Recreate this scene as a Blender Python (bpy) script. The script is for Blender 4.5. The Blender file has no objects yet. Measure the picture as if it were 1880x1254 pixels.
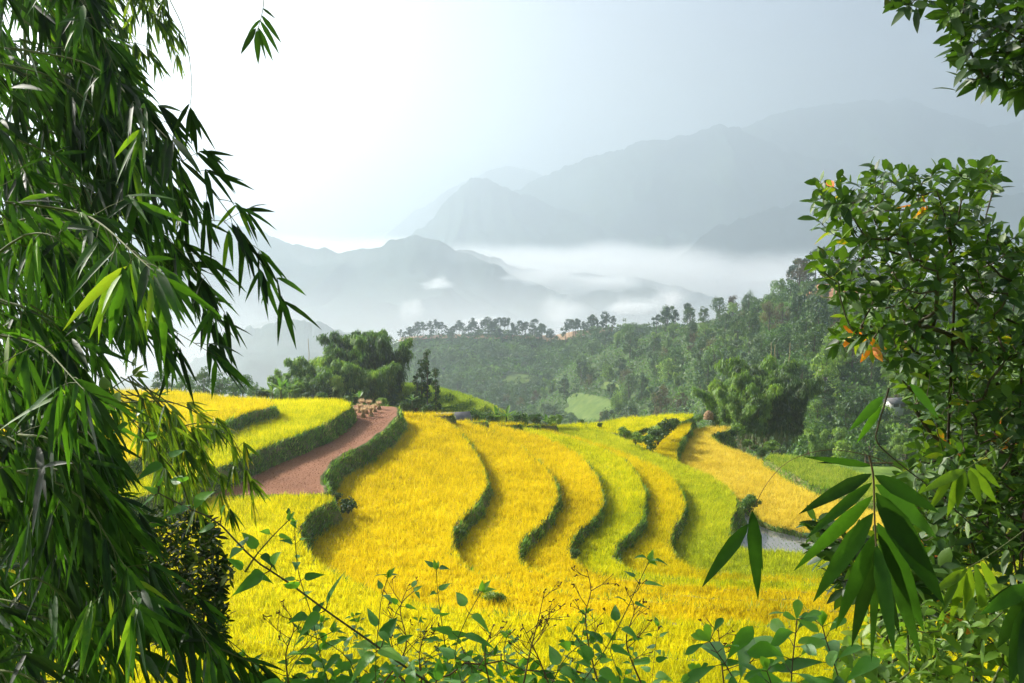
import bpy, bmesh, math, random
import numpy as np
from mathutils import Vector
R = np.random.default_rng(7)
random.seed(7)
sc = bpy.context.scene
col = sc.collection
# ------------------------------------------------------------------ camera model (photo pixels 1880 x 1254)
FPX = 1828.0
TH = math.atan(227.0/FPX); CT, ST = math.cos(TH), math.sin(TH)
def ray(px, py):
    px = np.asarray(px, float); py = np.asarray(py, float)
    a = (px-940.0)/FPX; b = (627.0-py)/FPX
    return np.stack([a, CT+b*ST, -ST+b*CT], -1)
def at(px, py, Y):
    d = ray(px, py); return d*(np.asarray(Y, float)/d[..., 1])[..., None]
def atz(px, py, z):
    d = ray(px, py); return d*(np.asarray(z, float)/d[..., 2])[..., None]
def project(p):
    p = np.asarray(p, float)
    f = p[..., 1]*CT-p[..., 2]*ST; u = p[..., 1]*ST+p[..., 2]*CT
    f = np.where(np.abs(f) < 1e-6, 1e-6, f)
    return 940+FPX*p[..., 0]/f, 627-FPX*u/f, f
cam = bpy.data.cameras.new('camera'); cam_o = bpy.data.objects.new('camera', cam); col.objects.link(cam_o)
cam.sensor_width = 36.0; cam.lens = 36.0*FPX/1880.0; cam.clip_start = 0.05; cam.clip_end = 40000
cam_o.rotation_euler = (math.pi/2-TH, 0, 0); sc.camera = cam_o
# ------------------------------------------------------------------ light
SUN_AZ, SUN_EL = math.radians(57), math.radians(32)      # azimuth measured to the left of the view direction
wd = bpy.data.worlds.new('World'); sc.world = wd; wd.use_nodes = True
wn = wd.node_tree.nodes; bgn = wn['Background']
sky = wn.new('ShaderNodeTexSky'); sky.sky_type = 'NISHITA'; sky.sun_disc = False
sky.sun_elevation = SUN_EL; sky.sun_rotation = -SUN_AZ; sky.air_density = 0.8; sky.dust_density = 5.0; sky.ozone_density = 1.0
wd.node_tree.links.new(sky.outputs[0], bgn.inputs[0]); bgn.inputs[1].default_value = 0.065
sl = bpy.data.lights.new('sun', 'SUN'); sl.energy = 5.0; sl.angle = math.radians(0.6); sl.color = (1.0, 0.95, 0.86)
sun_o = bpy.data.objects.new('sun', sl); col.objects.link(sun_o)
sdir = Vector((-math.sin(SUN_AZ)*math.cos(SUN_EL), math.cos(SUN_AZ)*math.cos(SUN_EL), math.sin(SUN_EL)))
sun_o.rotation_euler = sdir.to_track_quat('Z', 'Y').to_euler()
sc.view_settings.view_transform = 'Standard'; sc.view_settings.look = 'None'
sc.view_settings.exposure = 1.36; sc.view_settings.gamma = 1.0
sc.render.engine = 'CYCLES'
cy = sc.cycles
cy.use_denoising = True
cy.max_bounces = 6; cy.diffuse_bounces = 3; cy.glossy_bounces = 2; cy.transmission_bounces = 4; cy.volume_bounces = 4; cy.transparent_max_bounces = 8
cy.sample_clamp_indirect = 6.0
# ------------------------------------------------------------------ small helpers
def nrm(v):
    v = np.asarray(v, float); return v/np.maximum(np.linalg.norm(v, axis=-1, keepdims=True), 1e-9)
_T = np.random.default_rng(3).random((8, 256, 256))
def vnoise(x, y, k=0):
    x = np.asarray(x, float); y = np.asarray(y, float)
    xi = np.floor(x).astype(int); yi = np.floor(y).astype(int); fx = x-xi; fy = y-yi
    fx = fx*fx*(3-2*fx); fy = fy*fy*(3-2*fy); T = _T[k % 8]
    a = T[xi % 256, yi % 256]; b = T[(xi+1) % 256, yi % 256]; c = T[xi % 256, (yi+1) % 256]; d = T[(xi+1) % 256, (yi+1) % 256]
    return (a*(1-fx)+b*fx)*(1-fy)+(c*(1-fx)+d*fx)*fy
def fbm(x, y, o=4, k=0):
    s = 0; a = 0.5; t = 0
    for i in range(o):
        s = s+a*(vnoise(np.asarray(x)*2**i+i*17.3, np.asarray(y)*2**i+i*9.1, k+i)-0.5); t += a; a *= 0.5
    return s/t*2
def smooth_poly(pts, step):
    """Catmull-Rom through pts (n,d), resampled about every step units"""
    p = np.asarray(pts, float)
    q = np.vstack([2*p[0]-p[1], p, 2*p[-1]-p[-2]]); out = []
    for i in range(1, len(q)-2):
        n = max(2, int(np.linalg.norm(q[i+1]-q[i])/step))
        t = (np.arange(n)/n)[:, None]
        out.append(0.5*((2*q[i])+(-q[i-1]+q[i+1])*t+(2*q[i-1]-5*q[i]+4*q[i+1]-q[i+2])*t**2+(-q[i-1]+3*q[i]-3*q[i+1]+q[i+2])*t**3))
    out.append(p[-1:]); return np.vstack(out)
def in_poly(x, y, poly):
    ins = np.zeros(x.shape, bool); n = len(poly)
    for i in range(n):
        x0, y0 = poly[i]; x1, y1 = poly[(i+1) % n]
        if y0 == y1: continue
        c = ((y0 > y) != (y1 > y)) & (x < (x1-x0)*(y-y0)/(y1-y0)+x0)
        ins ^= c
    return ins
def tag(o, label=None, cat=None, group=None, kind=None):
    if label: o['label'] = label
    if cat: o['category'] = cat
    if group: o['group'] = group
    if kind: o['kind'] = kind
    return o
def empty(name, loc=(0, 0, 0), rz=0.0):
    o = bpy.data.objects.new(name, None); col.objects.link(o); o.location = loc; o.rotation_euler = (0, 0, rz)
    o.empty_display_size = 0.2; return o
def mesh_data(name, V, Q=None, T=None, rq=None, rt=None, mat=None, smooth=False):
    V = np.asarray(V, np.float32); me = bpy.data.meshes.new(name)
    nq = 0 if Q is None else len(Q); nt = 0 if T is None else len(T)
    me.vertices.add(len(V)); me.vertices.foreach_set('co', V.ravel())
    li = []
    if nq: li.append(np.asarray(Q, np.int32).ravel())
    if nt: li.append(np.asarray(T, np.int32).ravel())
    li = np.concatenate(li); me.loops.add(len(li)); me.loops.foreach_set('vertex_index', li)
    ls = np.concatenate([np.arange(nq)*4, nq*4+np.arange(nt)*3]).astype(np.int32)
    me.polygons.add(nq+nt); me.polygons.foreach_set('loop_start', ls)
    if smooth: me.polygons.foreach_set('use_smooth', np.ones(nq+nt, bool))
    me.update(calc_edges=True)
    if rq is not None or rt is not None:
        r = np.concatenate([x for x in (rq if nq else None, rt if nt else None) if x is not None]).astype(np.float32)
        a = me.attributes.new('rnd', 'FLOAT', 'FACE'); a.data.foreach_set('value', r)
    if mat is not None: me.materials.append(mat)
    return me
def link(name, me, parent=None):
    o = bpy.data.objects.new(name, me); col.objects.link(o)
    if parent is not None: o.parent = parent
    return o
class MB:
    """collects pieces of ONE mesh"""
    def __init__(s): s.V = []; s.Q = []; s.T = []; s.rq = []; s.rt = []; s.n = 0
    def add(s, V, Q=None, T=None, r=0.5):
        V = np.asarray(V, float).reshape(-1, 3)
        if Q is not None and len(Q): s.Q.append(np.asarray(Q)+s.n); s.rq.append(np.broadcast_to(np.asarray(r, float), (len(Q),)) if np.ndim(r) == 0 or len(r) == len(Q) else np.zeros(len(Q)))
        if T is not None and len(T): s.T.append(np.asarray(T)+s.n); s.rt.append(np.broadcast_to(np.asarray(r, float), (len(T),)))
        s.V.append(V); s.n += len(V); return s
    def data(s, name, mat, smooth=False, off=(0, 0, 0)):
        return mesh_data(name, np.vstack(s.V)-np.asarray(off), np.vstack(s.Q) if s.Q else None, np.vstack(s.T) if s.T else None,
                         np.concatenate(s.rq) if s.rq else None, np.concatenate(s.rt) if s.rt else None, mat, smooth)
    def build(s, name, mat, parent=None, smooth=False, off=(0, 0, 0)):
        return link(name, s.data(name, mat, smooth, off), parent)
def tube(pts, rad, n=6):
    p = np.asarray(pts, float); k = len(p); rad = np.broadcast_to(np.asarray(rad, float), (k,))
    t = nrm(np.gradient(p, axis=0)); ref = np.array([0.31, 0.2, 0.93]) if abs(t[:, 2]).mean() < 0.8 else np.array([1.0, 0.1, 0.0])
    u = nrm(np.cross(t, ref)); w = np.cross(t, u)
    a = np.linspace(0, 2*np.pi, n, endpoint=False)
    V = p[:, None]+rad[:, None, None]*(u[:, None]*np.cos(a)[None, :, None]+w[:, None]*np.sin(a)[None, :, None])
    i = np.arange(k-1)[:, None]*n; j = np.arange(n)[None, :]; j2 = (j+1) % n
    Q = np.stack([i+j, i+j2, i+n+j2, i+n+j], -1).reshape(-1, 4)
    return V.reshape(-1, 3), Q
LANCE = [(0, .05), (.10, .55), (.3, 1.0), (.55, .88), (.8, .5), (1, .02)]
OVAL = [(0, .06), (.15, .55), (.42, 1.0), (.68, .86), (.88, .42), (1, .03)]
HEART = [(0, .2), (.07, .8), (.22, 1.0), (.45, .8), (.72, .4), (.88, .14), (1, .02)]
RHOMB = [(0, .06), (.45, 1.0), (1, .04)]
def leaves(base, d, n, L, W, droop=0.0, prof=LANCE, fold=0.25, twist=0.0):
    """strips with a midrib fold; returns V, Q, nfaces per leaf"""
    base = np.asarray(base, float); N = len(base); d = nrm(d); n = np.asarray(n, float)
    side = nrm(np.cross(d, n)); n = np.cross(side, d)
    L = np.broadcast_to(L, (N,)); W = np.broadcast_to(W, (N,)); droop = np.broadcast_to(droop, (N,)); twist = np.broadcast_to(twist, (N,))
    S = len(prof); V = np.zeros((N, S, 3, 3)); g = np.array([0, 0, -1.0])
    for j, (t, w) in enumerate(prof):
        c = base+d*(L*t)[:, None]+g*(droop*L*t*t)[:, None]
        ct, st_ = np.cos(twist*t)[:, None], np.sin(twist*t)[:, None]
        sd = side*ct+n*st_; nn = n*ct-side*st_
        h = (W*w*0.5)[:, None]
        V[:, j, 0] = c-sd*h+nn*h*fold; V[:, j, 1] = c; V[:, j, 2] = c+sd*h+nn*h*fold
    q = []
    for j in range(S-1):
        a = j*3
        q += [[a, a+1, a+4, a+3], [a+1, a+2, a+5, a+4]]
    q = np.array(q); Q = (np.arange(N)*S*3)[:, None, None]+q[None]
    return V.reshape(-1, 3), Q.reshape(-1, 4), len(q)
def blades(base, d, L, W, side=None):
    """single triangles, for grass and rice"""
    N = len(base); d = nrm(d)
    if side is None:
        a = R.random(N)*6.283; side = np.stack([np.cos(a), np.sin(a), 0*a], -1)
    h = (np.broadcast_to(W, (N,))*0.5)[:, None]
    V = np.stack([base-side*h, base+side*h, base+d*np.broadcast_to(L, (N,))[:, None]], 1).reshape(-1, 3)
    return V, np.arange(3*N).reshape(N, 3)
# ------------------------------------------------------------------ materials
def new_mat(name):
    m = bpy.data.materials.new(name); m.use_nodes = True; nt = m.node_tree
    for x in list(nt.nodes): nt.nodes.remove(x)
    return m, nt, nt.nodes.new('ShaderNodeOutputMaterial')
def ramp(nt, stops, inp):
    r = nt.nodes.new('ShaderNodeValToRGB'); e = r.color_ramp.elements
    while len(e) < len(stops): e.new(0.5)
    for x, (p, c) in zip(e, stops): x.position = p; x.color = (*c, 1)
    nt.links.new(inp, r.inputs[0]); return r.outputs[0]
def noise(nt, scale, detail=3, rough=0.6, obj=True, vec=None):
    t = nt.nodes.new('ShaderNodeTexNoise'); t.inputs['Scale'].default_value = scale; t.inputs['Detail'].default_value = detail; t.inputs['Roughness'].default_value = rough
    if vec is None:
        c = nt.nodes.new('ShaderNodeTexCoord'); vec = c.outputs['Object']
    nt.links.new(vec, t.inputs['Vector']); return t.outputs['Fac']
def math_n(nt, op, a, b=None, c=None):
    m = nt.nodes.new('ShaderNodeMath'); m.operation = op
    for i, x in enumerate((a, b, c)):
        if x is None: continue
        if isinstance(x, (int, float)): m.inputs[i].default_value = x
        else: nt.links.new(x, m.inputs[i])
    return m.outputs[0]
def leaf_mat(name, stops, trans=0.4, rough=0.45, spec=0.4, tint=(1.3, 1.35, 0.5), nscale=None, namp=0.35, per_obj=0.0):
    """foliage: each leaf its own shade (face attribute), light passing through the blade"""
    m, nt, out = new_mat(name)
    at_ = nt.nodes.new('ShaderNodeAttribute'); at_.attribute_name = 'rnd'; v = at_.outputs['Fac']
    if nscale:
        nn = noise(nt, nscale, 3); v = math_n(nt, 'ADD', v, math_n(nt, 'MULTIPLY', math_n(nt, 'SUBTRACT', nn, 0.5), namp*2))
    if per_obj:
        oi = nt.nodes.new('ShaderNodeObjectInfo'); v = math_n(nt, 'ADD', v, math_n(nt, 'MULTIPLY', math_n(nt, 'SUBTRACT', oi.outputs['Random'], .5), per_obj))
    c = ramp(nt, stops, v)
    p = nt.nodes.new('ShaderNodeBsdfPrincipled'); nt.links.new(c, p.inputs['Base Color'])
    p.inputs['Roughness'].default_value = rough; p.inputs['Specular IOR Level'].default_value = spec
    t = nt.nodes.new('ShaderNodeBsdfTranslucent')
    mu = nt.nodes.new('ShaderNodeMix'); mu.data_type = 'RGBA'; mu.blend_type = 'MULTIPLY'; mu.inputs[0].default_value = 1
    nt.links.new(c, mu.inputs[6]); mu.inputs[7].default_value = (*tint, 1); nt.links.new(mu.outputs[2], t.inputs[0])
    mx = nt.nodes.new('ShaderNodeMixShader'); mx.inputs[0].default_value = trans
    nt.links.new(p.outputs[0], mx.inputs[1]); nt.links.new(t.outputs[0], mx.inputs[2]); nt.links.new(mx.outputs[0], out.inputs[0])
    return m
def solid_mat(name, stops, scale=3.0, rough=0.85, spec=0.2, bump=0.0, bscale=None, detail=5):
    m, nt, out = new_mat(name)
    c = ramp(nt, stops, noise(nt, scale, detail))
    p = nt.nodes.new('ShaderNodeBsdfPrincipled'); nt.links.new(c, p.inputs['Base Color'])
    p.inputs['Roughness'].default_value = rough; p.inputs['Specular IOR Level'].default_value = spec
    if bump:
        b = nt.nodes.new('ShaderNodeBump'); b.inputs['Strength'].default_value = bump; nt.links.new(noise(nt, bscale or scale*4, 4), b.inputs['Height']); nt.links.new(b.outputs[0], p.inputs['Normal'])
    nt.links.new(p.outputs[0], out.inputs[0]); return m
def volume_mat(name, color, density, aniso):
    m, nt, out = new_mat(name)
    v = nt.nodes.new('ShaderNodeVolumePrincipled'); v.inputs['Color'].default_value = (*color, 1)
    v.inputs['Density'].default_value = density; v.inputs['Anisotropy'].default_value = aniso
    nt.links.new(v.outputs[0], out.inputs['Volume']); return m
def wood_mat(name, a, b): return solid_mat(name, [(0.3, a), (0.7, b)], 9.0, 0.8, 0.25, 0.4, 30)
from mathutils.geometry import delaunay_2d_cdt
# ------------------------------------------------------------------ rice terraces
M_soil = solid_mat('soil', [(0.3, (.10, .06, .03)), (0.7, (.2, .12, .06))], 1.5, 0.95, 0.1, 0.5, 12)
M_bank = solid_mat('bank_earth', [(0.25, (.05, .08, .02)), (0.5, (.11, .14, .035)), (0.66, (.24, .19, .10)), (.85, (.24, .17, .10))], 1.2, 0.95, 0.1, 0.6, 10)
M_grass = leaf_mat('bank_grass', [(0, (0.046, 0.117, 0.024)), (.4, (0.133, 0.281, 0.046)), (.8, (0.266, 0.438, 0.070)), (1, (0.531, 0.516, 0.204))], 0.35, 0.6, 0.25, nscale=0.8, namp=.5)
GOLD = [(0, (0.340, 0.280, 0.005)), (.3, (0.634, 0.502, 0.005)), (.65, (0.757, 0.607, 0.007)), (1, (0.792, 0.669, 0.018))]
GOLDG = [(0, (0.370, 0.352, 0.005)), (.35, (0.598, 0.510, 0.005)), (.7, (0.739, 0.607, 0.007)), (1, (0.774, 0.669, 0.018))]
LIME = [(0, (0.238, 0.298, 0.008)), (.35, (0.477, 0.518, 0.008)), (.7, (0.696, 0.657, 0.008)), (1, (0.816, 0.736, 0.020))]
LIMEY = [(0, (0.338, 0.358, 0.008)), (.35, (0.597, 0.567, 0.006)), (.7, (0.775, 0.686, 0.008)), (1, (0.835, 0.736, 0.020))]
PALE = [(0, (0.405, 0.317, 0.044)), (.4, (0.651, 0.510, 0.070)), (.7, (0.757, 0.616, 0.088)), (1, (0.792, 0.686, 0.158))]
LIMEG = [(0, (.21, .28, .02)), (.35, (.41, .47, .02)), (.7, (.58, .60, .025)), (1, (.72, .68, .04))]
GREEN = [(0, (.08, .14, .02)), (.4, (.22, .34, .04)), (.8, (.36, .46, .06)), (1, (.5, .52, .1))]
def rice_mats(key, stops):
    blade = leaf_mat('rice_'+key, stops, 0.48, 0.7, 0.03, (1.15, 1.12, .6), nscale=0.07, namp=.30)
    mid = [(p, tuple(x*.72 for x in c)) for p, c in stops]  # sheet below the blades darkened: shade of the gaps put into its colour
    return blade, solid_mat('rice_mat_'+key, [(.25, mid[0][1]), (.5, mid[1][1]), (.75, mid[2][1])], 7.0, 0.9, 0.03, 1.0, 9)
RM = {k: rice_mats(k, s) for k, s in dict(gold=GOLD, goldg=GOLDG, lime=LIME, limeg=LIMEG, limey=LIMEY, pale=PALE, green=GREEN).items()}
# every terrace: canopy height z, then its edge in photo pixels lying on that level, then extra world points closing the outline on the near side
TER = [
 ('A', -15.8, 'goldg', [(-300,700),(250,711),(350,717),(420,724),(470,726),(496,731),(503,738),(451,752),(400,771),(330,800),(250,832),(100,880),(-300,1000)], []),
 ('B', -16.9, 'lime', [(-300,720),(500,728),(560,728),(620,730),(643,736),(636,745),(604,766),(553,788),(505,805),(460,825),(400,850),(300,890),(100,950),(-300,1060)], []),
 ('D0', -17.2, 'limey', [(-300,1140),(300,1150),(500,1165),(700,1178),(1100,1188),(1540,1192),(2200,1200)], [(34,20),(-38,20)]),
 ('D', -18.4, 'limey', [(-300,905),(300,906),(477,905),(590,903),(612,907),(600,915),(566,934),(551,957),(549,979),(569,1009),(607,1039),(629,1050),(700,1080),(800,1103),(945,1117),(1110,1124),(1300,1130),(1540,1135),(2200,1150)], [(31,22),(-40,22)]),
 ('C', -18.7, None, [(-300,740),(600,742),(690,744),(733,748),(728,766),(719,779),(678,811),(640,830),(617,843),(600,862),(594,885),(600,903),(560,908),(300,910),(-300,910)], []),
 ('E', -20.0, 'gold', [(-300,750),(743,753),(793,760),(821,769),(844,790),(872,825),(888,857),(891,879),(879,908),(849,942),(832,964),(828,987),(836,1009),(852,1028),(875,1042),(930,1060),(1000,1073),(1100,1083),(1300,1100),(1540,1108),(2200,1120)], [(33,30),(-45,30)]),
 ('F', -21.1, 'gold', [(-300,768),(800,768),(850,770),(880,777),(915,790),(955,812),(985,838),(1004,857),(1018,878),(1022,900),(1018,921),(994,953),(964,975),(951,998),(951,1018),(964,1031),(994,1043),(1060,1058),(1150,1072),(1300,1085),(1540,1091),(2200,1102)], [(34,34),(-45,34)]),
 ('G', -22.0, 'gold', [(-300,772),(870,772),(910,776),(950,785),(1000,799),(1050,822),(1079,847),(1095,867),(1105,900),(1103,924),(1083,949),(1061,968),(1048,990),(1046,1009),(1061,1028),(1091,1042),(1150,1055),(1300,1069),(1540,1076),(2200,1086)], [(36,38),(-45,38)]),
 ('H', -22.9, 'lime', [(-300,774),(900,774),(940,777),(990,786),(1050,801),(1095,816),(1135,833),(1162,854),(1178,879),(1183,905),(1181,930),(1171,955),(1146,977),(1130,998),(1129,1015),(1144,1031),(1180,1044),(1300,1057),(1540,1064),(2200,1072)], [(38,42),(-45,42)]),
 ('I', -23.8, 'goldg', [(-300,775),(930,775),(965,778),(1010,787),(1060,799),(1110,814),(1160,831),(1206,852),(1235,874),(1251,898),(1256,921),(1249,943),(1233,966),(1229,990),(1239,1014),(1266,1033),(1303,1043),(1400,1049),(1540,1053),(2200,1060)], [(40,46),(-45,46)]),
 ('M', -24.7, 'lime', [(1000,777),(1091,772),(1155,763),(1219,758),(1262,756),(1271,761),(1240,773),(1205,778),(1178,783),(1152,791),(1080,784)], []),
 ('J', -24.8, 'limeg', [(-300,777),(1000,778),(1060,779),(1100,783),(1133,796),(1174,815),(1203,828),(1251,847),(1293,864),(1328,884),(1347,905),(1351,926),(1343,949),(1339,972),(1349,990),(1372,1001),(1420,1003),(1473,1006),(1540,1010),(2200,1030)], [(44,50),(-45,50)]),
 ('N', -25.2, 'goldg', [(1150,806),(1215,785),(1245,773),(1264,772),(1266,782),(1250,803),(1242,822),(1241,841),(1230,852),(1150,835)], []),
 ('O', -25.4, 'green', [(1405,836),(1417,830),(1455,832),(1520,845),(1600,870),(1700,900),(1700,935),(1600,912),(1500,885),(1475,874),(1439,856)], []),
 ('K', -26.2, 'pale', [(1150,792),(1270,783),(1315,779),(1342,781),(1330,787),(1306,793),(1311,802),(1325,812),(1363,826),(1385,836),(1411,846),(1443,862),(1497,890),(1560,915),(1700,950),(2200,1000),(2200,1020),(1620,992),(1560,985),(1473,970),(1415,957),(1398,949),(1376,932),(1330,900),(1250,872),(1150,852)], []),
]
LABEL = dict(
 A='yellow rice on the highest terrace behind the left bamboo, its edge ending in a dark grass bank',
 B='lime green rice terrace between the upper yellow field and the ploughed brown field',
 D0='greenish yellow rice on the nearest terrace along the bottom of the photo',
 D='yellow green rice terrace curving round the dark grassy hollow left of the big golden field',
 E='largest golden rice terrace in the middle, beside the grass bank of the brown field',
 F='golden rice terrace directly right of the largest golden field, ending in an S shaped edge',
 G='narrow golden rice terrace bordering the first lime green terrace on its right',
 H='lime green S shaped rice terrace between two golden strips',
 I='yellow S shaped rice strip between two lime green terraces',
 J='broad lime green rice terrace sweeping from the crest down to the flooded paddy',
 M='lime rice field at the far crest behind the leafy gully bushes',
 N='small yellow rice strip between the gully bushes and a dark curved bank',
 O='small pale green rice field beyond the right hand pale yellow terrace',
 K='pale straw yellow rice terrace right of the S curves, above the flooded paddy')
def ter_outline(t):
    key, z, kind, px, near = t
    w = atz(*np.array(px, float).T, z)[:, :2]
    w = smooth_poly(w, 0.55)
    if near: w = np.vstack([w, np.array(near, float)])
    return w
polys = {t[0]: ter_outline(t) for t in TER}
zlev = {t[0]: t[1] for t in TER}
def resample(poly, step):
    p = np.vstack([poly, poly[:1]]); s = np.concatenate([[0], np.cumsum(np.linalg.norm(np.diff(p, axis=0), axis=1))])
    n = int(s[-1]/step); q = np.linspace(0, s[-1], n, endpoint=False)
    return np.stack([np.interp(q, s, p[:, 0]), np.interp(q, s, p[:, 1])], -1)
def higher_mask(x, y, z, skip):
    m = np.zeros(x.shape, bool)
    for k, p in polys.items():
        if k != skip and zlev[k] > z: m |= in_poly(x, y, p)
    return m
def in_view(x, y, z, mg=260):
    a, b, f = project(np.stack([x, y, np.broadcast_to(z, x.shape)], -1))
    return (f > 1) & (a > -mg) & (a < 1880+mg) & (b < 1254+160) & (b > 300)
def terrace(t):
    key, z, kind, px, near = t
    poly = polys[key]
    # soil body with a grown-over bank
    ring = resample(poly, 0.5); n = len(ring)
    d = np.roll(ring, -1, 0)-np.roll(ring, 1, 0); nn = nrm(np.stack([d[:, 1], -d[:, 0]], -1))
    area = 0.5*np.sum(ring[:, 0]*np.roll(ring[:, 1], -1)-np.roll(ring[:, 0], -1)*ring[:, 1])
    if area < 0: nn = -nn
    for _ in range(3): nn = nrm(nn+np.roll(nn, 1, 0)+np.roll(nn, -1, 0))
    top = -0.38 if kind else -0.02
    s = np.arange(n)*0.5
    ring = ring+nn*(.26*fbm(s*.55, s*0+z, 3, 3)+.10*fbm(s*1.9, s*0+z, 2, 6))[:, None]
    rows = []
    prof = [(-.25, 0.0), (0.0, -.04), (.12, -.35), (.30, -.8), (.5, -1.3), (.75, -1.9), (1.1, -2.7), (1.6, -4.0)]
    for i, (o, dz) in enumerate(prof):
        j = 0 if i == 0 else 0.16*fbm(s*.9, np.full(n, i*1.7), 3, i)
        rows.append(np.column_stack([ring+nn*(o+j)[:, None] if i else ring+nn*o, np.full(n, z+top+dz)]))
    V = np.vstack(rows); k = len(rows)
    i_ = np.arange(k-1)[:, None]*n; j_ = np.arange(n)[None]; j2 = (j_+1) % n
    Q = np.stack([i_+j_, i_+n+j_, i_+n+j2, i_+j2], -1).reshape(-1, 4)
    if area < 0: Q = Q[:, ::-1]
    ctr = rows[0]
    cv, ce, cf, *_ = delaunay_2d_cdt([Vector(p[:2]) for p in ctr], [(i, (i+1) % n) for i in range(n)], [], 1, 1e-4)
    zt = z+top
    m_ = MB(); m_.add(V, Q); nb = len(Q)
    tv = np.array([(p.x, p.y, zt) for p in cv]); tf = np.array([list(f) for f in cf])
    m_.add(tv, None, tf)
    me = m_.data('terrace_ground', M_bank); me.materials.append(RM[kind][1] if kind else M_brown)
    mi = np.zeros(len(me.polygons), np.int32); mi[nb:] = 1; me.polygons.foreach_set('material_index', mi)
    o = link('terrace_ground', me); tag(o, kind='structure')
    # grass on the bank
    sl_ = R.random(int(n*0.5*170))*n; i0 = sl_.astype(int) % n; u = R.random(len(sl_))**1.0
    od = np.interp(u*2.3, [-d_[1] for d_ in prof[1:]], [o_[0] for o_ in prof[1:]])
    b = ring[i0]+(np.roll(ring, -1, 0)[i0]-ring[i0])*(sl_-np.floor(sl_))[:, None]+nn[i0]*(od+.02)[:, None]
    zz = z+top-u*2.3
    ok = in_view(b[:, 0], b[:, 1], zz) & ~higher_mask(b[:, 0], b[:, 1], z, key)
    low = np.zeros(len(b), bool)
    for kk, pp in polys.items():     # drop what lies under a lower terrace's own surface
        if kk != key and zlev[kk] < z: low |= in_poly(b[:, 0], b[:, 1], pp) & (zz < zlev[kk]-0.45)
    ok &= ~low; b, zz, i1, u = b[ok], zz[ok], i0[ok], u[ok]
    N = len(b)
    if N:
        dd = np.column_stack([nn[i1]*(0.12+0.45*R.random(N))[:, None], 0.9+0*u])+R.normal(0, .35, (N, 3))
        big = 0.35+1.3*vnoise(b[:, 0]*1.1, b[:, 1]*1.1+zz, 2)**1.3
        Vb, Tb = blades(np.column_stack([b, zz]), dd, (.16+.34*R.random(N)**1.5)*big, .055+.06*R.random(N))
        m = MB(); m.add(Vb, None, Tb, np.clip(R.random(N)*.75+.05+.35*u*R.random(N)+.45*fbm(b[:, 0]*.5, b[:, 1]*.5+zz), 0, 1)); g = m.build('bank_grass', M_grass)
        tag(g, BANK.get(key, 'tufted grass bank under a rice terrace edge'), 'grass', kind='stuff')
    if not kind: return
    # the crop
    lo = poly.min(0); hi = poly.max(0); lo = np.maximum(lo, [-62, 24]); hi = np.minimum(hi, [75, 140])
    dens = 32
    N = int((hi[0]-lo[0])*(hi[1]-lo[1])*dens)
    x = lo[0]+R.random(N)*(hi[0]-lo[0]); y = lo[1]+R.random(N)*(hi[1]-lo[1])
    ok = in_view(x, y, z); x, y = x[ok], y[ok]
    ok = in_poly(x, y, poly); x, y = x[ok], y[ok]
    ok = ~higher_mask(x, y, z, key); x, y = x[ok], y[ok]
    N = len(x); k = 6
    hgt = 0.10*fbm(x*.35, y*.35, 3, 1)+0.05*fbm(x*1.6, y*1.6, 2, 4)
    base = np.repeat(np.column_stack([x, y, z-0.42+hgt]), k, 0)+R.normal(0, .05, (N*k, 3))*[1, 1, .3]
    lean = R.normal(0, .45, (N*k, 2))+np.repeat(np.column_stack([.25*fbm(x*.5, y*.5, 2, 5)+.12, .25*fbm(x*.5, y*.5, 2, 6)-.05]), k, 0)
    dd = np.column_stack([lean, np.ones(N*k)])
    hgt = hgt
    rn = np.clip(np.repeat(.5+.35*fbm(x*.9, y*.9, 3, 2)+.3*fbm(x*.06, y*.06, 2, 3), k)+R.normal(0, .30, N*k), 0, 1)
    Vb, Tb = blades(base, dd, .30+.34*R.random(N*k)**2, .032+.03*R.random(N*k))
    m = MB(); m.add(Vb, None, Tb, rn); g = m.build('rice_crop', RM[kind][0]); tag(g, LABEL[key], 'rice', kind='stuff')
BANK = dict(A='dark grass bank below the highest yellow rice field on the left', B='tall grassy bank between the lime green field and the brown field',
 C='thick green grass bank along the right side of the brown field', D='dark grassy hollow bank left of the largest golden field',
 D0='grass fringe under the nearest rice terrace', E='grass bank on the S curved right edge of the largest golden field',
 F='grass bank on the second S curve, between two golden terraces', G='grass bank where gold rice meets lime green rice',
 H='grass bank on the right edge of the first lime green S terrace', I='grass bank on the right edge of the yellow S strip',
 J='wide grass bank dropping from the broad lime terrace to the flooded paddy', M='grass edge of the far crest lime field',
 N='dark curved grass bank right of the small yellow strip', O='brownish grass bank below the small pale green field', K='grass bank along the edge of the pale yellow terrace')
# brown field: stubble rows following the banks
def brown_mat():
    m, nt, out = new_mat('ploughed_soil')
    c = ramp(nt, [(.3, (.17, .064, .026)), (.5, (.22, .088, .038)), (.7, (.28, .12, .058))], noise(nt, .35, 6, .7))
    p = nt.nodes.new('ShaderNodeBsdfPrincipled'); nt.links.new(c, p.inputs['Base Color']); p.inputs['Roughness'].default_value = .95
    b = nt.nodes.new('ShaderNodeBump'); b.inputs['Strength'].default_value = .5; b.inputs['Distance'].default_value = .05
    nt.links.new(noise(nt, 22, 4), b.inputs['Height']); nt.links.new(b.outputs[0], p.inputs['Normal'])
    nt.links.new(p.outputs[0], out.inputs[0]); return m
M_brown = brown_mat()
for t in TER: terrace(t)
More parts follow.
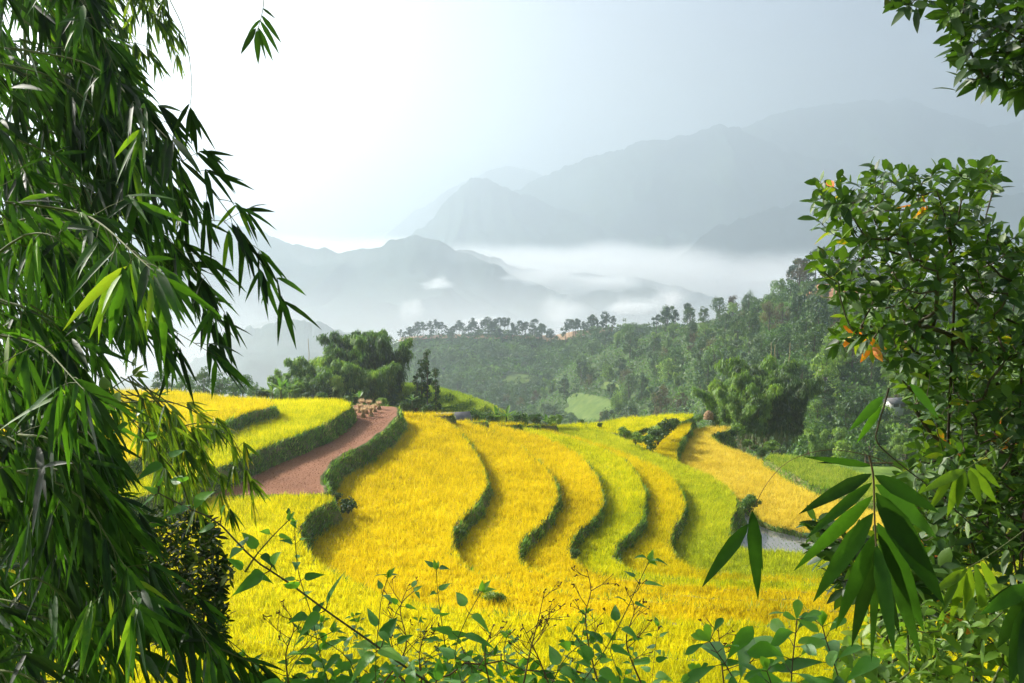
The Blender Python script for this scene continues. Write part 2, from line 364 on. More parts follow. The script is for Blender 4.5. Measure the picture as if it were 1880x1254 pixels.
# rice stubble in rows on the brown field
def stubble():
    P_ = polys['C']; z = zlev['C']; row = .25
    ref = atz(np.array([727, 700, 640, 600, 590, 560]), np.array([757, 790, 826, 862, 905, 960]), z)[:, :2]; ref = smooth_poly(ref, .16)
    pts = []
    dr = nrm(np.gradient(ref, axis=0)); nr = np.stack([dr[:, 1], -dr[:, 0]], -1)
    if nr[:, 0].mean() > 0: nr = -nr
    for i in range(80): pts.append(ref+nr*(i*row+.3)+R.normal(0, .075, ref.shape))
    p = np.vstack(pts); ok = in_poly(p[:, 0], p[:, 1], P_) & ~higher_mask(p[:, 0], p[:, 1], z, 'C'); p = p[ok]
    k = 3; b = np.repeat(np.column_stack([p, np.full(len(p), z-.03)]), k, 0)+R.normal(0, .03, (len(p)*k, 3))*[1, 1, 0]
    d = np.column_stack([R.normal(0, .4, (len(b), 2)), np.ones(len(b))])
    V, T = blades(b, d, .04+.07*R.random(len(b)), .03)
    ms = leaf_mat('stubble', [(0, (.19, .075, .034)), (.6, (.24, .105, .05)), (1, (.33, .18, .10))], .15, .8, .1, (1, 1, 1))
    m = MB(); m.add(V, None, T, R.random(len(b))); tag(m.build('rice_stubble', ms), 'rows of cut brown stubble on the harvested field left of the big golden terrace', 'stubble', kind='stuff')
stubble()
# flooded paddy
def paddy():
    z = -26.95
    ring = atz(np.array([1330, 1360, 1388, 1415, 1473, 1560, 1700, 2200, 2200, 1500, 1380, 1330]), np.array([925, 920, 935, 955, 968, 982, 995, 1012, 1090, 1050, 1030, 1000]), z)
    bm = bmesh.new(); f = bm.faces.new([bm.verts.new(v) for v in ring]); bmesh.ops.triangulate(bm, faces=[f])
    me = bpy.data.meshes.new('water'); bm.to_mesh(me); bm.free()
    m, nt, out = new_mat('paddy_water'); p = nt.nodes.new('ShaderNodeBsdfPrincipled')
    p.inputs['Base Color'].default_value = (.20, .20, .18, 1); p.inputs['Roughness'].default_value = .06; p.inputs['IOR'].default_value = 1.33; p.inputs['Specular IOR Level'].default_value = .8
    b = nt.nodes.new('ShaderNodeBump'); b.inputs['Strength'].default_value = .08; nt.links.new(noise(nt, 3, 2), b.inputs['Height']); nt.links.new(b.outputs[0], p.inputs['Normal'])
    nt.links.new(p.outputs[0], out.inputs[0]); me.materials.append(m)
    o = link('water', me); tag(o, 'flooded paddy with pale water below the broad lime terrace', 'water', kind='structure')
    lo = ring.min(0); hi = ring.max(0); N = 9000
    x = lo[0]+R.random(N)*(hi[0]-lo[0]); y = lo[1]+R.random(N)*(hi[1]-lo[1]); ok = in_poly(x, y, ring[:, :2]); x, y = x[ok], y[ok]
    x = np.round(x/.38)*.38+R.normal(0, .05, len(x)); y = np.round(y/.38)*.38+R.normal(0, .05, len(x))
    k = 3; bs = np.repeat(np.column_stack([x, y, np.full(len(x), z-.02)]), k, 0); d = np.column_stack([R.normal(0, .35, (len(bs), 2)), np.ones(len(bs))])
    V, T = blades(bs, d, .10+.10*R.random(len(bs)), .03); mb = MB(); mb.add(V, None, T, R.random(len(bs))*.5)
    tag(mb.build('paddy_stubble', M_grass), 'thin stubble standing in the water of the flooded paddy', 'stubble', kind='stuff')
paddy()
# ------------------------------------------------------------------ ground below and behind the terraces
M_green = solid_mat('meadow', [(.3, (.06, .11, .02)), (.5, (.12, .20, .03)), (.75, (.20, .28, .05))], .35, .95, .1, .5, 3)
M_forest = solid_mat('forest_floor', [(.3, (.03, .05, .018)), (.55, (.055, .09, .025)), (.8, (.10, .12, .04))], .08, .95, .1, .8, .6)
M_far = solid_mat('far_forest', [(.3, (.025, .05, .03)), (.6, (.04, .07, .04)), (.8, (.08, .10, .06))], .01, .95, .1, 0)
def grid_mesh(name, X, mat, label=None, cat=None):
    h, w = X.shape[:2]; i = np.arange(h-1)[:, None]*w; j = np.arange(w-1)[None]
    Q = np.stack([i+j, i+j+1, i+w+j+1, i+w+j], -1).reshape(-1, 4)
    o = link(name, mesh_data(name, X.reshape(-1, 3), Q, mat=mat, smooth=True)); return tag(o, label, cat, kind='structure')
def base_z(x, y):
    near = -1.75-0.55*y; flat = -28.2-0.05*np.clip(x, 0, 60)-.012*np.clip(x, 0, 90)**1.0
    z = np.maximum(near, flat)
    z = z-np.clip(y-(118+.12*np.clip(x, -60, 100)), 0, 400)*.42
    return z
ys = np.concatenate([np.linspace(-60, 60, 40), np.linspace(62, 260, 70)]); xs = np.linspace(-220, 260, 120)
GX, GY = np.meshgrid(xs, ys); GZ = base_z(GX, np.maximum(GY, -30))+.35*fbm(GX*.12, GY*.12, 4)
grid_mesh('ground', np.stack([GX, GY, GZ], -1), M_green)
q = 26000
grid_mesh('valley_floor', np.stack(np.meshgrid(np.linspace(-7900, 7900, 30), np.linspace(-900, 8900, 30))+[np.full((30, 30), -345.0)], -1), M_far)
class Hill: pass
def hill(name, crest, foot, mat, nu=160, nv=40, amp=0.0, fs=.02, jag=0.0, jf=.05, back=1.2, pw=1.0, label=None):
    """crest and foot are rows of (px, py, distance); the slope between them and a back slope behind"""
    c = np.array(crest, float); f = np.array(foot, float)
    if name == 'mountain' and c[0, 2] > 3000: c[:, 2] *= .78; f[:, 2] *= .78; amp *= .78; jag *= .78; fs /= .78
    u = np.linspace(c[0, 0], c[-1, 0], nu)
    sm = smooth_poly(c, 12.0)
    cy_, cY = np.interp(u, sm[:, 0], sm[:, 1]), np.interp(u, sm[:, 0], sm[:, 2])
    fy, fY = np.interp(u, f[:, 0], f[:, 1]), np.interp(u, f[:, 0], f[:, 2])
    C_ = at(u, cy_, cY); F_ = at(u, fy, fY)
    jg = jag*fbm(u*jf, u*0+3.3, 5, 2) if jag else 0*u
    v = np.linspace(0, 1, nv)[:, None]
    X = F_[None]+(C_-F_)[None]*np.stack([v**1.0, v**1.0, v**pw], -1)
    sc_ = (np.sin(v*np.pi)**.7)
    X[..., 2] += amp*sc_*fbm(X[..., 0]*fs, X[..., 1]*fs, 5, 1)
    if name in ('mountain', 'hill'):
        wx = X[..., 0]*fs*1.6+.5*fbm(X[..., 0]*fs, X[..., 1]*fs, 3, 4); X[..., 2] += amp*.75*sc_*(.45-np.abs(fbm(wx*1.3, X[..., 1]*fs*.9, 4, 6))*1.6)
    X[..., 2] += jg[None]*np.clip(v, 0, 1)**14; C_[:, 2] += jg
    hgt = C_[:, 2]-F_[:, 2]
    B = [C_+np.stack([0*u, hgt*back*t, -hgt*(t**1.3)], -1) for t in (.06, .2, .5, 1.0)]
    if amp: 
        for t, b in zip((.06, .2, .5, 1), B): b[:, 2] += amp*.5*fbm(b[:, 0]*fs, b[:, 1]*fs, 4, 1)*t
    XX = np.concatenate([X, np.stack(B)], 0)
    h = Hill(); h.X = X; h.u = u; h.obj = grid_mesh(name, XX, mat, label); return h
def on_hill(h, px, v):
    nv, nu = h.X.shape[:2]; fu = np.interp(px, h.u, np.arange(nu)); fv = np.clip(v, 0, 1)*(nv-1)
    a = np.minimum(fu.astype(int), nu-2); b = np.minimum(fv.astype(int), nv-2); s = (fu-a)[:, None]; t = (fv-b)[:, None]
    return (h.X[b, a]*(1-s)+h.X[b, a+1]*s)*(1-t)+(h.X[b+1, a]*(1-s)+h.X[b+1, a+1]*s)*t
H1 = hill('hillside', [(930,800,560),(985,730,545),(1040,676,520),(1130,634,500),(1200,614,470),(1260,598,450),(1330,582,430),(1400,560,405),(1450,545,395),(1480,522,392),(1560,512,400),(1640,520,410),(1760,512,430),(1880,500,450),(2300,470,470)],
          [(930,1150,290),(1250,1050,230),(1400,930,190),(1500,890,172),(1660,930,160),(2300,960,150)], M_forest, amp=9, fs=.012, pw=1.05)
H2 = hill('ridge', [(480,745,760),(560,728,755),(620,705,750),(665,668,740),(720,632,720),(780,620,700),(850,616,690),(900,612,680),(960,616,670),(1000,624,660),(1040,622,640),(1080,612,620),(1130,606,610),(1200,600,600),(1300,600,600)],
          [(480,1150,330),(640,1150,330),(800,1130,330),(1300,1100,320)], M_forest, amp=16, fs=.008, pw=1.0)
H3 = hill('hill', [(200,700,1500),(330,668,1500),(400,640,1500),(450,606,1520),(520,590,1540),(580,592,1550),(640,612,1560),(720,640,1580),(820,690,1600)],
          [(200,900,900),(820,900,900)], M_far, nu=260, amp=50, fs=.004, jag=9, jf=.10)
H4 = hill('mountain', [(-300,250,2700),(150,290,2700),(300,345,2700),(345,368,2700),(420,402,2680),(480,428,2660),(560,450,2640),(640,461,2620),(700,447,2600),(740,436,2600),(765,431,2600),(800,437,2600),(835,455,2600),(870,474,2580),(900,487,2560),(950,505,2540),(1000,526,2500),(1050,550,2450),(1120,580,2400),(1200,610,2300),(1320,660,2200)],
          [(-300,800,1700),(600,800,1700),(1320,800,1700)], M_far, nu=420, nv=60, amp=140, fs=.0022, jag=16, jf=.05)
H4b = hill('mountain', [(840,455,2656),(900,474,2656),(950,488,2639),(1000,496,2622),(1060,502,2614),(1150,511,2589),(1230,522,2573),(1290,542,2531),(1360,575,2490),(1450,620,2448)],
          [(840,800,2200),(1450,800,2200)], M_far, nu=260, amp=110, fs=.003, jag=14, jf=.05)
H5 = hill('mountain', [(1120,600,3700),(1180,545,3700),(1225,505,3700),(1250,470,3700),(1285,440,3700),(1330,414,3720),(1390,394,3740),(1440,374,3760),(1480,368,3780),(1540,384,3800),(1620,372,3800),(1760,390,3800),(1900,350,3800),(2300,330,3800)],
          [(1120,640,3560),(1500,580,3560),(2300,580,3560)], M_far, nu=220, amp=120, fs=.002, jag=25, jf=.05)
H6 = hill('mountain', [(640,540,4700),(690,500,4700),(740,452,4700),(780,412,4700),(815,372,4700),(850,340,4700),(877,326,4700),(910,338,4700),(960,356,4700),(1010,376,4720),(1080,398,4740),(1150,424,4760),(1260,450,4800),(1400,470,4800)],
          [(640,560,4000),(1400,520,4000)], M_far, nu=240, amp=150, fs=.002, jag=30, jf=.06)
H7 = hill('mountain', [(880,372,5300),(930,352,5300),(1000,322,5300),(1080,292,5300),(1170,264,5300),(1270,246,5300),(1320,235,5300),(1345,232,5300),(1390,255,5300),(1500,290,5300),(1640,330,5300),(1900,370,5300)],
          [(880,520,4300),(1900,520,4300)], M_far, nu=300, amp=160, fs=.0015, jag=34, jf=.05)
H8 = hill('mountain', [(1280,270,6200),(1380,230,6200),(1440,207,6200),(1520,195,6200),(1570,186,6200),(1605,182,6200),(1625,190,6200),(1650,181,6200),(1670,182,6200),(1700,196,6200),(1760,213,6200),(1800,228,6200),(1818,232,6200),(1850,225,6200),(1880,216,6200),(2000,190,6200),(2300,200,6200)],
          [(1280,520,4700),(2300,520,4700)], M_far, nu=360, amp=220, fs=.0015, jag=26, jf=.06)
H9 = hill('mountain', [(620,500,7000),(700,440,7000),(760,392,7000),(820,350,7000),(870,326,7000),(915,309,7000),(945,305,7000),(985,319,7000),(1060,345,7000),(1200,390,7000)],
          [(620,540,5600),(1200,520,5600)], M_far, nu=160, amp=150, fs=.0015, jag=26, jf=.06)
# ------------------------------------------------------------------ air
def box_mesh(lo, hi, mat, name):
    x0, y0, z0 = lo; x1, y1, z1 = hi
    V = [(x0,y0,z0),(x1,y0,z0),(x1,y1,z0),(x0,y1,z0),(x0,y0,z1),(x1,y0,z1),(x1,y1,z1),(x0,y1,z1)]
    Q = [(0,3,2,1),(4,5,6,7),(0,1,5,4),(1,2,6,5),(2,3,7,6),(3,0,4,7)]
    return mesh_data(name, V, Q, mat=mat)
hz = link('haze', box_mesh((-8000, -1000, -346.5), (8000, 9000, 610), volume_mat('haze_air', (.605, .69, .758), .00050, .70), 'haze'))
tag(hz, 'pale blue morning haze filling the valley', 'haze', kind='stuff')
# ------------------------------------------------------------------ tree kinds (each built once, then copied)
ML_dark = leaf_mat('leaf_dark', [(0, (0.018, 0.045, 0.015)), (.5, (0.045, 0.098, 0.027)), (1, (0.105, 0.180, 0.045))], .3, .5, .3, per_obj=.5)
ML_mid = leaf_mat('leaf_mid', [(0, (0.026, 0.067, 0.017)), (.5, (0.067, 0.148, 0.032)), (1, (0.163, 0.282, 0.060))], .35, .5, .3, per_obj=.5)
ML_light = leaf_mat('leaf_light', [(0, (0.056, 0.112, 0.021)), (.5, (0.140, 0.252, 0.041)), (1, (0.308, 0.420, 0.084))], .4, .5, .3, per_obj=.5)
ML_brown = leaf_mat('leaf_brown', [(0, (.05, .035, .02)), (.5, (.10, .075, .035)), (1, (.15, .15, .06))], .3, .6, .2, per_obj=.5)
ML_pine = leaf_mat('leaf_pine', [(0, (0.014, 0.035, 0.017)), (.5, (0.028, 0.070, 0.031)), (1, (0.070, 0.126, 0.049))], .15, .6, .2)
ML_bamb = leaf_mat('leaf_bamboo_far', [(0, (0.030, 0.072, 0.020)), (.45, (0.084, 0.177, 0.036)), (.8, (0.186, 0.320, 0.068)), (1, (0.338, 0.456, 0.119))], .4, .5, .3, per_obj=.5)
ML_bamb_shade = leaf_mat('leaf_bamboo_shaded', [(0, (.014, .035, .012)), (.45, (.04, .085, .022)), (.8, (.08, .15, .035)), (1, (.14, .22, .06))], .35, .5, .3, per_obj=.3)  # shade-side copy of the bamboo leaf, the shade put into its colour
ML_ban = leaf_mat('leaf_banana', [(0, (.04, .10, .02)), (.5, (.09, .20, .04)), (1, (.18, .30, .06))], .45, .45, .4)
M_bark = wood_mat('bark', (.06, .045, .03), (.13, .10, .07)); M_culm = wood_mat('culm_green', (.06, .09, .03), (.14, .15, .06))
def rdir(n, up=0.0):
    v = R.normal(0, 1, (n, 3)); v[:, 2] += up; return nrm(v)
def clumps(centers, rads, per, size, mb, shade=None, down=.2):
    """leaf sprigs through a set of clumps, more of them near each clump's surface"""
    for i, (c, r) in enumerate(zip(centers, rads)):
        n = per; d = rdir(n); rr = r*(.35+.65*R.random(n)**.5)
        p = c+d*rr[:, None]*[1, 1, .8]
        ld = nrm(np.cross(d, rdir(n))+R.normal(0, .3, (n, 3))+[0, 0, -down]); L = size*(.6+.8*R.random(n))
        V, Q, k = leaves(p-ld*L[:, None]*.5, ld, d+rdir(n)*.4, L, L*.6, .1, RHOMB, .15)
        s = (.5 if shade is None else shade[i])
        mb.add(V, Q, None, np.repeat(np.clip(s+R.normal(0, .16, n), 0, 1), k))
def tree_meshes(kind, seed):
    global R
    keep = R; R = np.random.default_rng(seed); cr = MB(); tr = MB(); mat = ML_mid
    if kind in ('broad', 'tall', 'brown'):
        H = {'broad': 8, 'tall': 11, 'brown': 8.5}[kind]; rx = {'broad': 3.4, 'tall': 2.7, 'brown': 2.8}[kind]
        n = {'broad': 27, 'tall': 30, 'brown': 20}[kind]
        z = H*(.12+.84*R.random(n)); t = (z/H-.12)/.88; w = rx*np.sqrt(np.clip(1-(t*1.5-.5)**2*.9, .06, 1)); a = R.random(n)*6.283
        rr = w*(.45+.5*R.random(n)); c = np.stack([rr*np.cos(a), rr*np.sin(a), z], -1)
        clumps(c, .9+.8*R.random(n), 46 if kind != 'brown' else 30, .62, cr, .3+.5*R.random(n))
        tr.add(*tube([(0, 0, -1), (.1, 0, H*.3), (.2, .15, H*.62), (.1, .2, H*.85)], [.26, .2, .13, .05]))
        for i in range(7): tr.add(*tube([(.12, .05, H*(.25+.06*i)), c[i]*.5+[0, 0, H*.2], c[i]], [.1, .07, .03], 5))
        mat = {'broad': ML_mid, 'tall': ML_dark, 'brown': ML_brown}[kind]
    elif kind == 'pine':
        H = 11.0; n = 13; z = H*(.55+.45*R.random(n)); a = R.random(n)*6.283; t = (z/H-.55)/.45
        rr = (2.6*np.sqrt(1-t*.8))*(.3+.7*R.random(n)); c = np.stack([rr*np.cos(a), rr*np.sin(a), z], -1)
        clumps(c, .7+.6*R.random(n), 40, .6, cr, .3+.4*R.random(n), -.2)
        tr.add(*tube([(0, 0, -1), (.05, .1, H*.5), (.2, .1, H*.97)], [.2, .15, .05]))
        for i in range(9): tr.add(*tube([(.08, .08, c[i][2]-.8), c[i]], [.06, .025], 4))
        mat = ML_pine
    elif kind == 'spire':
        H = 5.6
        n = 26; z = H*(.16+.8*np.linspace(0, 1, n)); a = R.random(n)*6.283; rr = .55*(1-.55*z/H)*(R.random(n)+.2)
        keepi = R.random(n) > .18
        c = np.stack([rr*np.cos(a), rr*np.sin(a), z], -1)[keepi]; clumps(c, .18+.26*R.random(len(c)), 42, .22, cr, .2+.5*R.random(len(c)))
        tr.add(*tube([(0, 0, -.6), (.03, .02, H*.5), (.0, .05, H)], [.09, .06, .02])); mat = ML_dark
    elif kind == 'bamboo':
        H = 7.0; nc = 4
        for q in range(nc):
            a = R.random()*6.283; le = .9+1.5*R.random(); h = H*(.66+.34*R.random()); t = np.linspace(0, 1, 14); sq = R.normal(0, .10)
            out = le*t**2.4*1.1; dr = h*(t-1.15*np.clip(t-.66, 0, 1)**1.7)
            pts = np.stack([np.cos(a)*(.35+out), np.sin(a)*(.35+out), dr], -1); pts[0, 2] = -.6
            tr.add(*tube(pts, np.linspace(.055, .012, 14), 5))
            for j in range(58):
                u = .12+.88*R.random()**.8; p = np.array([np.interp(u, t, pts[:, k]) for k in range(3)]); n = 20
                s = .16+.34*math.sin(min(1, (1-u)*1.5+.15)*math.pi*.5); o = rdir(1, .1)[0]*s*(.4+.9*R.random()); cpos = p+o
                b = cpos+R.normal(0, .13, (n, 3)); ld = nrm(o*1.2+R.normal(0, .35, (n, 3))+[0, 0, -.9]); fn = nrm(o/s+R.normal(0, .35, (n, 3))+[0, 0, .5])
                V, Q, k = leaves(b, ld, fn, .24+.22*R.random(n), .095, .25, RHOMB, .2)
                cr.add(V, Q, None, np.repeat(np.clip(.28+.55*(u-.5)+sq+R.normal(0, .10)+R.normal(0, .12, n), 0, 1), k))  # tint lightens up the culm: top light painted into the leaf colour
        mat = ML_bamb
    elif kind == 'shrub':
        n = 17; a = R.random(n)*6.283; z = .08+.9*R.random(n); rr = .75*np.sqrt(np.clip(1-((z-.3)/.75)**2, .05, 1))*R.random(n)**.6
        c = np.stack([rr*np.cos(a), rr*np.sin(a), z], -1); clumps(c, .26+.16*R.random(n), 60, .17, cr, .3+.45*R.random(n))
        for i in range(8): tr.add(*tube([(0, 0, -.2), c[i]*.5, c[i]], [.03, .02, .008], 4))
    elif kind == 'dome':
        n = 46; d = rdir(n); d[:, 2] = np.abs(d[:, 2]); c = d*[1.7, 1.7, 3.3]*(.65+.3*R.random(n))[:, None]+[0, 0, .6]
        c[:, 2] = np.maximum(c[:, 2], .4); clumps(c, .5+.25*R.random(n), 60, .26, cr, .35+.4*R.random(n), .8)
        tr.add(*tube([(0, 0, -.6), (0, .1, 2.5)], [.12, .04])); mat = ML_light
    elif kind == 'banana':
        n = 9; a = np.arange(n)*2.4+R.random(n)*.6; el = .35+1.0*R.random(n)
        d = np.stack([np.cos(a)*np.cos(el), np.sin(a)*np.cos(el), np.sin(el)], -1); b = np.array([0, 0, .9])+d*.12
        V, Q, k = leaves(b, d, np.tile([0, 0, 1.0], (n, 1))+d*.01, 1.5+.7*R.random(n), .48, .22, [(0, .12), (.12, .2), (.22, .8), (.5, 1), (.8, .75), (1, .05)], .35)
        cr.add(V, Q, None, np.repeat(.25+.6*R.random(n), k)); tr.add(*tube([(0, 0, -.4), (0, 0, .5), (0, 0, 1.0)], [.14, .12, .08], 8)); mat = ML_ban
    cm = cr.data('crown', mat); tm = tr.data('trunk', M_culm if kind in ('bamboo', 'banana') else M_bark, True)
    R = keep; return cm, tm
PROTO = {}
PARTS = dict(bamboo=('leaves', 'culm'), banana=('leaf_fan', 'stem'), shrub=('foliage', 'stems'))
def plant(kind, var, name, loc, s, rz, label, cat, group=None, mat=None, sz=None):
    k = (kind, var, mat.name if mat else None)
    pn = PARTS.get(kind, ('crown', 'trunk'))
    root = empty(name, loc, rz); root.scale = (s, s, sz or s); tag(root, label, cat, group)
    if k not in PROTO:
        cm, tm = tree_meshes(kind, 100+var*13+len(kind))
        if mat: cm.materials[0] = mat
        PROTO[k] = (link(pn[0], cm, root), link(pn[1], tm, root))
    else:
        for c in PROTO[k]:
            d = c.copy(); d.parent = root; col.objects.link(d)
    return root
# ------------------------------------------------------------------ forest on the right hillside
def slope_pick(h, n, pxlo, pxhi, seed, vlo=0.0, vhi=1.0):
    g = np.random.default_rng(seed); px = pxlo+(pxhi-pxlo)*g.random(n*6); v = vlo+(vhi-vlo)*g.random(n*6)
    p = on_hill(h, px, v); a, b, f = project(p); return px, v, p, a, b
def clear(a, b):
    """photo areas that stay open: meadows, the road, the earth cut"""
    e = lambda cx, cy, rx, ry: ((a-cx)/rx)**2+((b-cy)/ry)**2 < 1
    return e(1085, 752, 48, 22) | e(1120, 712, 14, 7) | e(1507, 704, 16, 16) | e(1535, 553, 72, 30) | (a > 1790) & (b > 565) & (b < 735) | e(960, 700, 45, 12)
px, v, p, a, b = slope_pick(H1, 340, 955, 2000, 5, .02, 1.0)
ok = ~clear(a, b) & (a > 955) & (a < 2010) & (b < 850); order = np.where(ok)[0]
chosen = []; used = np.zeros((0, 2))
for i in order:     # blue-noise style spacing in plan
    q = p[i, :2]; dmin = 3.6+p[i, 1]*.0075
    if len(used) and np.min(np.hypot(*(used-q).T)) < dmin: continue
    used = np.vstack([used, q]); chosen.append(i)
    if len(chosen) >= 298: break
for i in chosen:
    r = R.random(); hi = v[i] > .6; near = p[i, 1] < 260
    lx = a[i]
    if r < .42: kd, nm, cat, wd_ = 'tall', 'forest_tree', 'tree', 'tall dark green tree'
    elif r < .68: kd, nm, cat, wd_ = 'broad', 'forest_tree', 'tree', 'round mid green tree'
    elif r < .80: kd, nm, cat, wd_ = 'brown', 'forest_tree', 'tree', 'brownish thin crowned tree'
    else: kd, nm, cat, wd_ = 'bamboo', 'bamboo', 'bamboo', 'feathery pale bamboo clump'
    where = 'high on the forested right hillside' if hi else ('low on the right slope above the terraces' if near else 'halfway up the forested right hillside')
    s = (.75+.5*R.random())*(.85 if near else 1.0)*(1.15 if kd == 'bamboo' else 1)
    m_ = ML_light if (kd == 'bamboo' or (kd == 'broad' and (lx > 1480 and b[i] > 640 or R.random() < .25))) else None
    plant(kd, int(R.integers(0, 3)), nm, p[i]-[0, 0, .3], s, R.random()*6.28, wd_+' '+where, cat, wd_+'s '+where, m_, s*(.85+.4*R.random()))
# undergrowth over the slopes, one mass of leaves per hill
def undergrowth(h, n, pxlo, pxhi, seed, size, label, mat):
    g = np.random.default_rng(seed); px = pxlo+(pxhi-pxlo)*g.random(n); v = .3+.7*g.random(n)**.9 if h is H2 else g.random(n)**.9
    p = on_hill(h, px, v); a, b, f = project(p); ok = ~clear(a, b); p, px, v = p[ok], px[ok], v[ok]; n = len(p)
    hgt = size*2.6*np.clip(vnoise(p[:, 0]/7, p[:, 1]/7, 3)+.35*vnoise(p[:, 0]/2.6, p[:, 1]/2.6, 4)-.25, 0, 1)
    p = p+np.column_stack([0*hgt, 0*hgt, hgt*g.random(n)**.4])
    d = rdir(n, .4); L = size*(.6+.8*g.random(n)); V, Q, k = leaves(p, d, rdir(n, .6), L, L*.6, .1, RHOMB, .15)
    sh = np.clip(.4+.5*fbm(p[:, 0]/14, p[:, 1]/14, 4, 5)+g.normal(0, .15, n), 0, 1)
    m = MB(); m.add(V, Q, None, np.repeat(sh, k)); o = m.build('undergrowth', mat); tag(o, label, 'undergrowth', kind='stuff')
undergrowth(H1, 66000, 932, 2100, 31, 1.2, 'low scrub filling the gaps between trees of the right hillside', ML_mid)
undergrowth(H2, 60000, 560, 1300, 32, 1.9, 'dim blue green scrub on the slope below the pine ridge', ML_mid)
# woods on the slope below the pine ridge: one far mass
def far_wood():
    m = MB(); g = np.random.default_rng(77); n = 520
    px = 640+600*g.random(n); v = .4+.58*g.random(n)**.9; p = on_hill(H2, px, v); a, b, f = project(p); ok = ~clear(a, b); p = p[ok]
    for q in p:
        k = 5; h = 6+5*g.random(); c = q+np.column_stack([g.normal(0, 1.5, (k, 2)), h*(.35+.6*g.random(k))])
        clumps(c, 1.1+.9*g.random(k), 22, 1.0, m, np.clip(.4+.35*g.random()-.2+.1*g.random(k), 0, 1))
    o = m.build('woodland', ML_dark); tag(o, 'far wooded slope below the row of pines on the ridge', 'woodland', kind='stuff')
far_wood()
# pines along the ridge
g = np.random.default_rng(12)
pl = [(x+g.normal(0, 3), .97+.05*g.random()) for x in np.linspace(735, 812, 13)]+[(x+g.normal(0, 3), .95+.05*g.random()) for x in np.linspace(818, 1012, 40)]+[(x+g.normal(0, 2), .97+.03*g.random()) for x in np.linspace(1038, 1122, 14)]
for x, vv in pl:
    q = on_hill(H2, np.array([x]), np.array([min(vv, 1.0)]))[0]
    w = 'on the far ridge above the dirt track' if x < 1020 else 'on the low saddle right of the far ridge'
    plant('pine', int(g.integers(0, 3)), 'pine_tree', q-[0, 0, .4], .85+.45*g.random(), g.random()*6.28, 'dark flat topped pine '+w, 'pine tree', 'dark pines '+w)
for x, s in ((1205, 1.0), (1222, 1.15), (1240, .9), (1262, 1.1), (1452, 1.15), (1463, 1.25), (1476, 1.1), (1497, 1.25), (1510, 1.3), (1526, 1.25), (1541, 1.1), (1580, 1.2)):
    q = on_hill(H1, np.array([float(x)]), np.array([.99]))[0]; w = 'on the skyline above the red earth cut' if x > 1400 else 'on the skyline where the right hillside begins'
    plant('pine', int(g.integers(0, 3)), 'pine_tree', q-[0, 0, .4], s, g.random()*6.28, 'tall dark pine '+w, 'pine tree', 'tall pines '+w)
# ------------------------------------------------------------------ open patches lying on the slopes
M_track = solid_mat('track_earth', [(.3, (.30, .19, .11)), (.7, (.5, .36, .24))], .3, .95, .1, .3, 2)
M_red = solid_mat('red_earth', [(.3, (.20, .085, .045)), (.55, (.34, .17, .09)), (.8, (.42, .27, .16))], .18, .95, .1, .8, .8)
M_road = solid_mat('road_concrete', [(.3, (.26, .25, .23)), (.7, (.34, .32, .30))], .6, .9, .2)
def strip(name, h, line, half, mat, lift, label, cat=None, kind='structure'):
    """ribbon lying on a hill along photo points"""
    ln = smooth_poly(np.array(line, float), 2.0); C_ = []
    vv = np.linspace(0, 1, 260)
    for x, y in ln:
        q = on_hill(h, np.full(260, x), vv); a, b, f = project(q); i = int(np.argmax(b <= y)) if (b <= y).any() else 259; C_.append(q[i])
    C_ = np.array(C_); 
    for _ in range(6): C_[1:-1] = .5*C_[1:-1]+.25*(C_[:-2]+C_[2:])
    t = nrm(np.gradient(C_, axis=0)); s = nrm(np.array([0, -1.0, -.35])-t*np.sum(t*[0, -1.0, -.35], axis=1, keepdims=True)); hw = np.broadcast_to(half, (len(C_),))[:, None]
    X = np.stack([C_+s*hw+[0, 0, lift-.3], C_+s*hw*.9+[0, 0, lift], C_-s*hw*.9+[0, 0, lift], C_-s*hw+[0, 0, lift-.3]], 1)
    o = grid_mesh(name, X, mat, label); return o
def patch(name, h, cx, cy, rx, ry, mat, lift, label):
    th = np.linspace(0, 2*np.pi, 40); rows = []
    vv = np.linspace(0, 1, 400)
    for k in np.linspace(0.02, 1, 8):
        r = []
        for t in th:
            w = 1+.18*math.sin(3*t+1)+.1*math.sin(5*t)
            x, y = cx+rx*k*w*math.cos(t), cy+ry*k*w*math.sin(t); q = on_hill(h, np.full(400, x), vv); a, b, f = project(q); r.append(q[int(np.argmax(b <= y)) if (b <= y).any() else 399])
        rows.append(r)
    X = np.array(rows); X[..., 2] += lift; X[-1, :, 2] -= lift+.4; return grid_mesh(name, X, mat, label)
strip('dirt_track', H2, [(735,628),(790,624),(850,623),(910,624),(960,624),(1005,625)], 2.4, M_track, 2.0, 'pale dirt track below the pines on the far ridge')
strip('dirt_track', H2, [(1000,630),(1040,622),(1080,617),(1125,610)], 3.2, M_track, 2.0, 'pale dirt track climbing the saddle right of the far ridge')
patch('earth_cut', H1, 1538, 541, 62, 13, M_red, 1.4, 'bare red earth cut below the skyline pines')
M_pale = solid_mat('pale_meadow', [(.3, (.06, .10, .025)), (.5, (.10, .155, .035)), (.75, (.16, .19, .05))], .25, .95, .1, .8, 1.5)
patch('meadow', H1, 1085, 752, 60, 28, M_pale, .8, 'pale green clearing on the lower slope beyond the terraces')
patch('meadow', H1, 1120, 711, 18, 6, M_pale, .9, 'small dry yellow clearing above the pale green meadow')
patch('meadow', H2, 960, 700, 42, 10, M_pale, 1.2, 'small stepped fields on the far slope below the ridge')
patch('meadow', H1, 1860, 650, 70, 80, M_green, .8, 'bright green terraced slope behind the right hand tree')
strip('road', H1, [(1500,690),(1512,692),(1519,700),(1512,710),(1497,716)], 1.0, M_road, 1.0, 'short pale bend of a road on the wooded slope')

